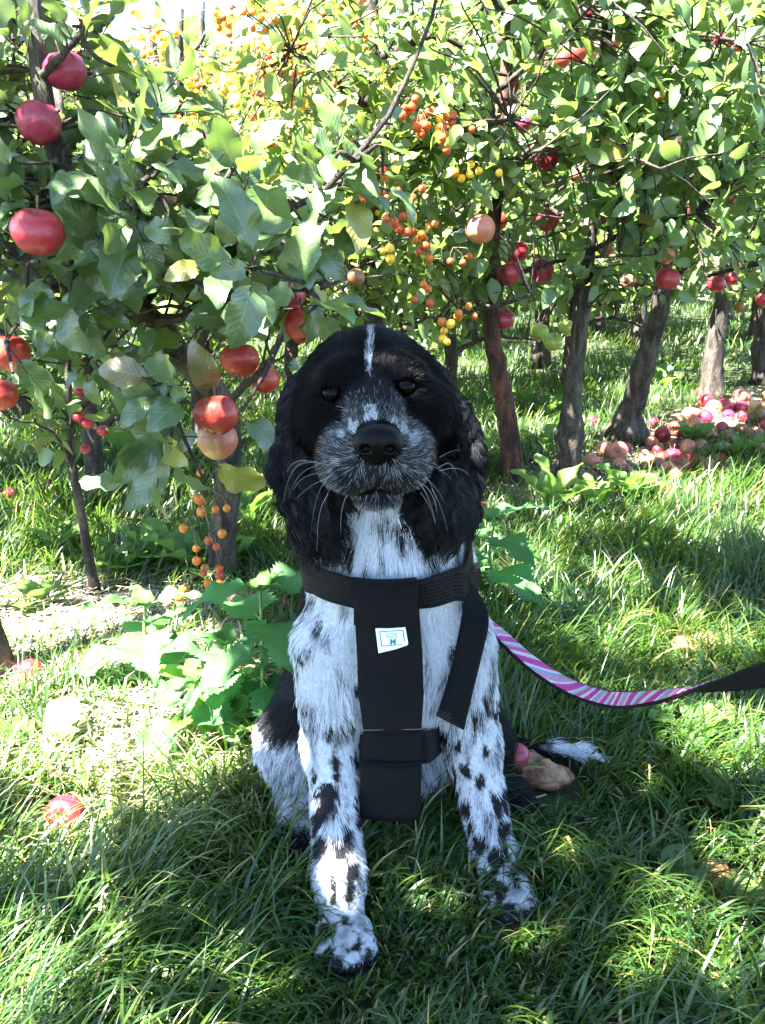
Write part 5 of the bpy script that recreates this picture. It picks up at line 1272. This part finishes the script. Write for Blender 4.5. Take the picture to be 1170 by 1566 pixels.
# eaten, rotting apple beside the dog and an apple leaf patch on the grass
def chunk(name, prs, lo, hi, h, m_, label, cat):
    V, F = surfnet(prs, lo, hi, h); n_ = vnoise(V, 60, 3)[:, None] * .006 + vnoise(V, 170, 5)[:, None] * .0025
    c = V.mean(0); V = V + nrm(V - c) * n_; o_ = mesh(name, V, F, m_, origin=(c[0], c[1], V[:, 2].min())); tag(o_, label, cat); return o_
def rot_mat():
    m, t, b, o = mat('rotten_flesh'); co = objco(t); n1 = noise(t, co, 30, 5, .6); n2 = noise(t, co, 95, 4)
    c = ramp(t, n1, [(.36, (.04, .018, .01)), (.47, (.16, .075, .03)), (.58, (.34, .21, .10)), (.72, (.20, .075, .025))])
    t.links.new(mix(t, mth(t, 'MULTIPLY', n2, .4), c, (.2, .09, .05)), b.inputs['Base Color']); b.inputs['Roughness'].default_value = .5; bump(t, b, n1, .006); return m
M_ROT = rot_mat()
q = G(812, 1182, .035); c = q + A3(0, 0, .006)
core = chunk('apple_core', [ell(c, (.026, .022, .024), .01, eul(0, 35, 0)), ell(c + A3(.032, .005, -.012), (.024, .018, .014), .012), ell(c + A3(.0, -.03, .004), (.014, .014, .014), .01, sub=True), ell(c + A3(.022, -.018, .012), (.013, .014, .012), .01, sub=True)], c - .07, c + .08, .0022, M_ROT, 'half eaten rotting apple lying in the grass beside the right foreleg', 'apple core')
V, F = surfnet([ell(c + A3(-.019, .002, .018), (.017, .019, .017), .006)], c - .06, c + .06, .002); o_ = mesh('apple_skin', V, F, MA['purple'], origin=c); o_.parent = core; o_.location = tuple(c - np.array(core.location))
V, F = surfnet([ell(c + A3(.024, -.004, -.018), (.020, .014, .010), .006)], c - .06, c + .06, .002); o_ = mesh('apple_skin', V, F, MA['brown'], origin=c); o_.parent = core; o_.location = tuple(c - np.array(core.location))
q = G(1065, 985, .015); chunk('rotten_apple', [ell(q, (.055, .03, .016), .01), ell(q + A3(.04, .02, .002), (.03, .02, .012), .01), ell(q + A3(0, -.012, .014), (.014, .012, .01), .008, sub=True)], q - .11, q + .11, .003, M_ROT, 'flattened rotten apple in the dappled grass above the leash', 'fallen apple')
q = G(1068, 1340, .012); chunk('rotten_apple', [ell(q, (.028, .022, .014), .01), ell(q + A3(.02, .01, .0), (.018, .016, .01), .01)], q - .06, q + .06, .0025, M_ROT, 'brown rotten apple sunk in shaded grass near the lower right', 'fallen apple')

# ================================================================ nettles, docks and other broad leaves
T_NET = [leaf_template(6, 40, f, c, .10, 'nettle', t, 1.2) for f, c, t in ((.25, .35, .1), (.15, .5, -.15), (.3, .25, .2))]
T_DOCK = [leaf_template(4, 14, f, c, .02, 'dock', t, 2) for f, c, t in ((.3, .5, .3), (.45, .25, -.3))]
T_OV = [leaf_template(4, 12, f, c, 0, 'oval', t, .6) for f, c, t in ((.2, .35, .1), (.12, .15, -.1))]
def net_plant(b, tip, nodes, L, label, lean_dirs=None, seed=0):
    global rng
    old = rng; rng = np.random.default_rng(900 + seed); b = np.array(b); tip = np.array(tip)
    root = empty('nettle', b); tag(root, label, 'nettle'); st = Acc(); lv = Acc(); ax = spline([b, (b + tip) / 2 + rng.normal(0, .01, 3), tip], 20)
    V, F = tube(ax, np.linspace(.0035, .002, 20), 6); st.add(V, F); d = nrm(tip - b)
    pos, axs, nos, sz = [], [], [], []; a0 = rng.uniform(0, 1.5) if lean_dirs is None else lean_dirs
    for i in range(nodes):
        s = 1 - i / nodes * .8; p = ax[int(s * 19)]; ang = a0 + i * 1.571
        for k in (0, 1):
            a = ang + k * math.pi; o_ = A3(math.cos(a), math.sin(a), 0); dr = -.05 - .16 * i
            v = nrm(o_ + A3(0, 0, .25 + dr) + rng.normal(0, .07, 3)); q = p + v * .022; V, F = tube([p, q], .0013, 5, caps=False); st.add(V, F)
            pos.append(q - v * .002); axs.append(v); nos.append(A3(0, 0, 1) + o_ * .15 + rng.normal(0, .12, 3)); sz.append(L * (0.72 + .28 * min(1, i / 1.5)) * rng.uniform(.88, 1.1))
    c = np.tile(A3(.050, .165, .070), (len(pos), 1)) * rng.uniform(.8, 1.25, (len(pos), 1)); place(lv, T_NET, pos, axs, nos, np.array(sz), c)
    a = rng.uniform(0, 6, 4); place(lv, T_NET, np.tile(tip, (4, 1)), np.stack([np.cos(a), np.sin(a), a * 0 + .8], -1), np.stack([-np.cos(a), -np.sin(a), a * 0 + .7], -1), np.full(4, L * .35), np.tile(A3(.08, .2, .05), (4, 1)))
    st.build('stem', M_STEM, root); lv.build('leaves', M_NETTLE, root); rng = old
net_plant(G(240, 1040), P(222, 925, 1.36), 3, .145, 'nettle with broad toothed leaves standing in front of the left trunk', 0.15, 1)
net_plant(G(400, 1120), P(398, 903, 1.10), 4, .125, 'tall nettle close beside the harness of the dog on its left side', .5, 2)
net_plant(G(345, 1100), P(345, 985, 1.18), 3, .135, 'sunlit nettle between the tall one and the bare soil', .1, 3)
net_plant(G(290, 1130), P(300, 1040, 1.13), 3, .11, 'low nettle at the edge of the bright patch of grass', 1.0, 4)
net_plant(G(762, 905), P(757, 795, 1.45), 4, .135, 'nettle right of the ear of the dog, in front of the reddish trunk', .6, 5)
net_plant(G(440, 1080), P(436, 985, 1.13), 3, .085, 'nettle half hidden behind the left shoulder of the dog', 1.2, 6)
net_plant(G(255, 985), P(262, 985 - 40, 1.5), 2, .08, 'small nettle on the bare soil behind the front one', .9, 7)
def rosette_plant(name, c, n, L, temps, label, cat, up=.6, col=(.10, .22, .04), seed=0, w=1.0, group=None):
    global rng
    old = rng; rng = np.random.default_rng(700 + seed); c = np.array(c); a = rng.uniform(0, 6.28) + np.arange(n) * 2.4; u = up * rng.uniform(.5, 1.4, n)
    ax = np.stack([np.cos(a), np.sin(a), u], -1); no = np.stack([-np.cos(a) * u, -np.sin(a) * u, np.ones(n)], -1) + rng.normal(0, .15, (n, 3))
    lv = Acc(); place(lv, temps, np.tile(c + A3(0, 0, .005), (n, 1)) + nrm(ax) * .01, ax, no, L * rng.uniform(.7, 1.15, n), np.tile(np.array(col), (n, 1)) * rng.uniform(.75, 1.25, (n, 1)))
    o_ = lv.build(name, M_WEED, None, origin=c); tag(o_, label, cat, group); rng = old; return o_
rosette_plant('dock_plant', G(845, 790), 6, .17, T_DOCK, 'dock with upright pale leaves in front of the graft of the grey trunk', 'dock', 2.2, (.14, .24, .05), 1)
rosette_plant('dock_plant', G(905, 780), 5, .13, T_DOCK, 'smaller dock in front of the left end of the windfall pile', 'dock', 2.0, (.14, .24, .05), 2)
rosette_plant('dock_plant', G(350, 1135), 6, .13, T_DOCK, 'bright green dock at the foot of the nettles by the thigh of the dog', 'dock', 1.4, (.11, .25, .04), 3)
rosette_plant('plantain', G(1105, 1335), 3, .075, T_OV, 'plantain with one broad pale leaf lying in the grass at the lower right', 'plantain', .35, (.12, .22, .06), 4)
rosette_plant('plantain', G(330, 1465), 4, .07, T_OV, 'plantain in the shaded grass at the lower left', 'plantain', .8, (.05, .12, .03), 5)
rosette_plant('plantain', G(1050, 1130), 6, .07, T_OV, 'broad leaved weed on the edge of the sunlit patch under the leash', 'weed', .9, (.11, .23, .05), 6)
rosette_plant('plantain', G(60, 1150), 6, .07, T_OV, 'broad leaved weed at the left edge of the bright grass', 'weed', .9, (.11, .23, .05), 7)
rosette_plant('plantain', G(60, 925), 7, .07, T_OV, 'low weed in the grass right of the trunk at the left edge', 'weed', .8, (.08, .19, .04), 8)
g = np.random.default_rng(11)
for i, (px, py) in enumerate([(800, 620), (840, 640), (720, 640), (1010, 600), (640, 640), (250, 870), (420, 760), (380, 800), (190, 880), (90, 850), (1130, 700), (960, 760), (720, 720), (440, 700), (200, 700), (120, 640), (1060, 680), (830, 690), (300, 880), (350, 870)]):
    rosette_plant('broadleaf_weed', G(px, py), int(g.integers(6, 11)), float(g.uniform(.09, .15)), T_DOCK + T_OV, 'leafy weed growing through the grass under the trees', 'weed', 1.2, (.06, .15, .03), 20 + i, group='leafy weeds under the trees')

for i, (px, py) in enumerate([(60, 1420), (180, 1500), (1040, 1500), (900, 1440), (1010, 1380), (1130, 1240), (980, 1160), (880, 960), (1000, 860), (1120, 900), (1090, 1180)]):
    rosette_plant('plantain', G(px, py), int(g.integers(3, 6)), float(g.uniform(.045, .07)), T_OV, 'small broad leaved weed scattered through the near grass', 'weed', 1.0, (.05, .12, .03), 60 + i, group='small weeds in the near grass')

# ================================================================ leash
def leash_mat():
    m, t, b, o = mat('leash_ribbon'); uv = nd(t, 'ShaderNodeSeparateXYZ'); t.links.new(nd(t, 'ShaderNodeTexCoord').outputs['UV'], uv.inputs[0])
    d = mth(t, 'ADD', mth(t, 'MULTIPLY', uv.outputs[1], 62.0), mth(t, 'MULTIPLY', uv.outputs[0], -70.0)); f = mth(t, 'FRACT', mth(t, 'ADD', mth(t, 'MULTIPLY', d, .22), mth(t, 'MULTIPLY', mth(t, 'SINE', mth(t, 'MULTIPLY', uv.outputs[1], 31.0)), .22)))
    r = t.nodes.new('ShaderNodeValToRGB'); r.color_ramp.interpolation = 'CONSTANT'; e = r.color_ramp.elements
    st = [(0, (.36, .02, .19)), (.16, (.46, .42, .44)), (.22, (.16, .24, .36)), (.30, (.42, .18, .30)), (.42, (.48, .44, .44)), (.47, (.34, .03, .22)), (.66, (.44, .40, .36)), (.71, (.20, .34, .42)), (.78, (.36, .06, .20)), (.90, (.46, .42, .46))]
    while len(e) < len(st): e.new(.5)
    for x, (p_, c_) in zip(e, st): x.position = p_; x.color = (*c_, 1)
    t.links.new(f, r.inputs[0]); t.links.new(r.outputs[0], b.inputs['Base Color']); b.inputs['Roughness'].default_value = .6
    bump(t, b, mth(t, 'SINE', mth(t, 'MULTIPLY', uv.outputs[1], 2400)), .0003); return m
leash = empty('dog_leash', P(745, 962, yb + .06)); tag(leash, 'black leash with a pink striped ribbon face running from the harness to the right edge', 'leash')
cl = [(735, 948, yb + .07), (765, 972, yb + .055), (815, 1016, .86), (870, 1050, .82), (930, 1069, .76), (985, 1068, .69), (1050, 1058, .61), (1110, 1046, .53), (1170, 1032, .46), (1260, 1010, .38)]
cen = np.array([P(a, b_, y_) for a, b_, y_ in cl]); cen = spline(cen, 60); T = nrm(np.gradient(cen, axis=0))
# width direction: turns from lying nearly flat to standing on edge
view = nrm(np.array([0, 0, CAM_Z]) - cen); perp = nrm(np.cross(T, view)); perp = perp * np.sign(perp[:, 2:3]); 
s = np.linspace(0, 1, 60); ang = np.interp(s, [0, .12, .35, .5, .60, .66, .72, .85, 1], R(1) * np.array([62, 55, 48, 52, 66, 82, 101, 122, 128]))
wd = perp * np.cos(ang)[:, None] * np.sign(1) + view * -np.sin(ang)[:, None]
wd = np.where((np.cos(ang) > -2)[:, None], wd, wd)
HW = .0125
strip('webbing', cen - wd * HW, cen + wd * HW, .0022, M_WEB, nx=6, parent=leash, track=False)
N = nrm(np.cross(T, wd)); N = N * np.where((N * np.array([0, 0, 1.0])).sum(1, keepdims=True) > 0, 1, -1)
c2 = cen + N * .0022
strip('ribbon', c2 - wd * HW * .80, c2 + wd * HW * .80, .0010, leash_mat(), nx=6, parent=leash, track=False)
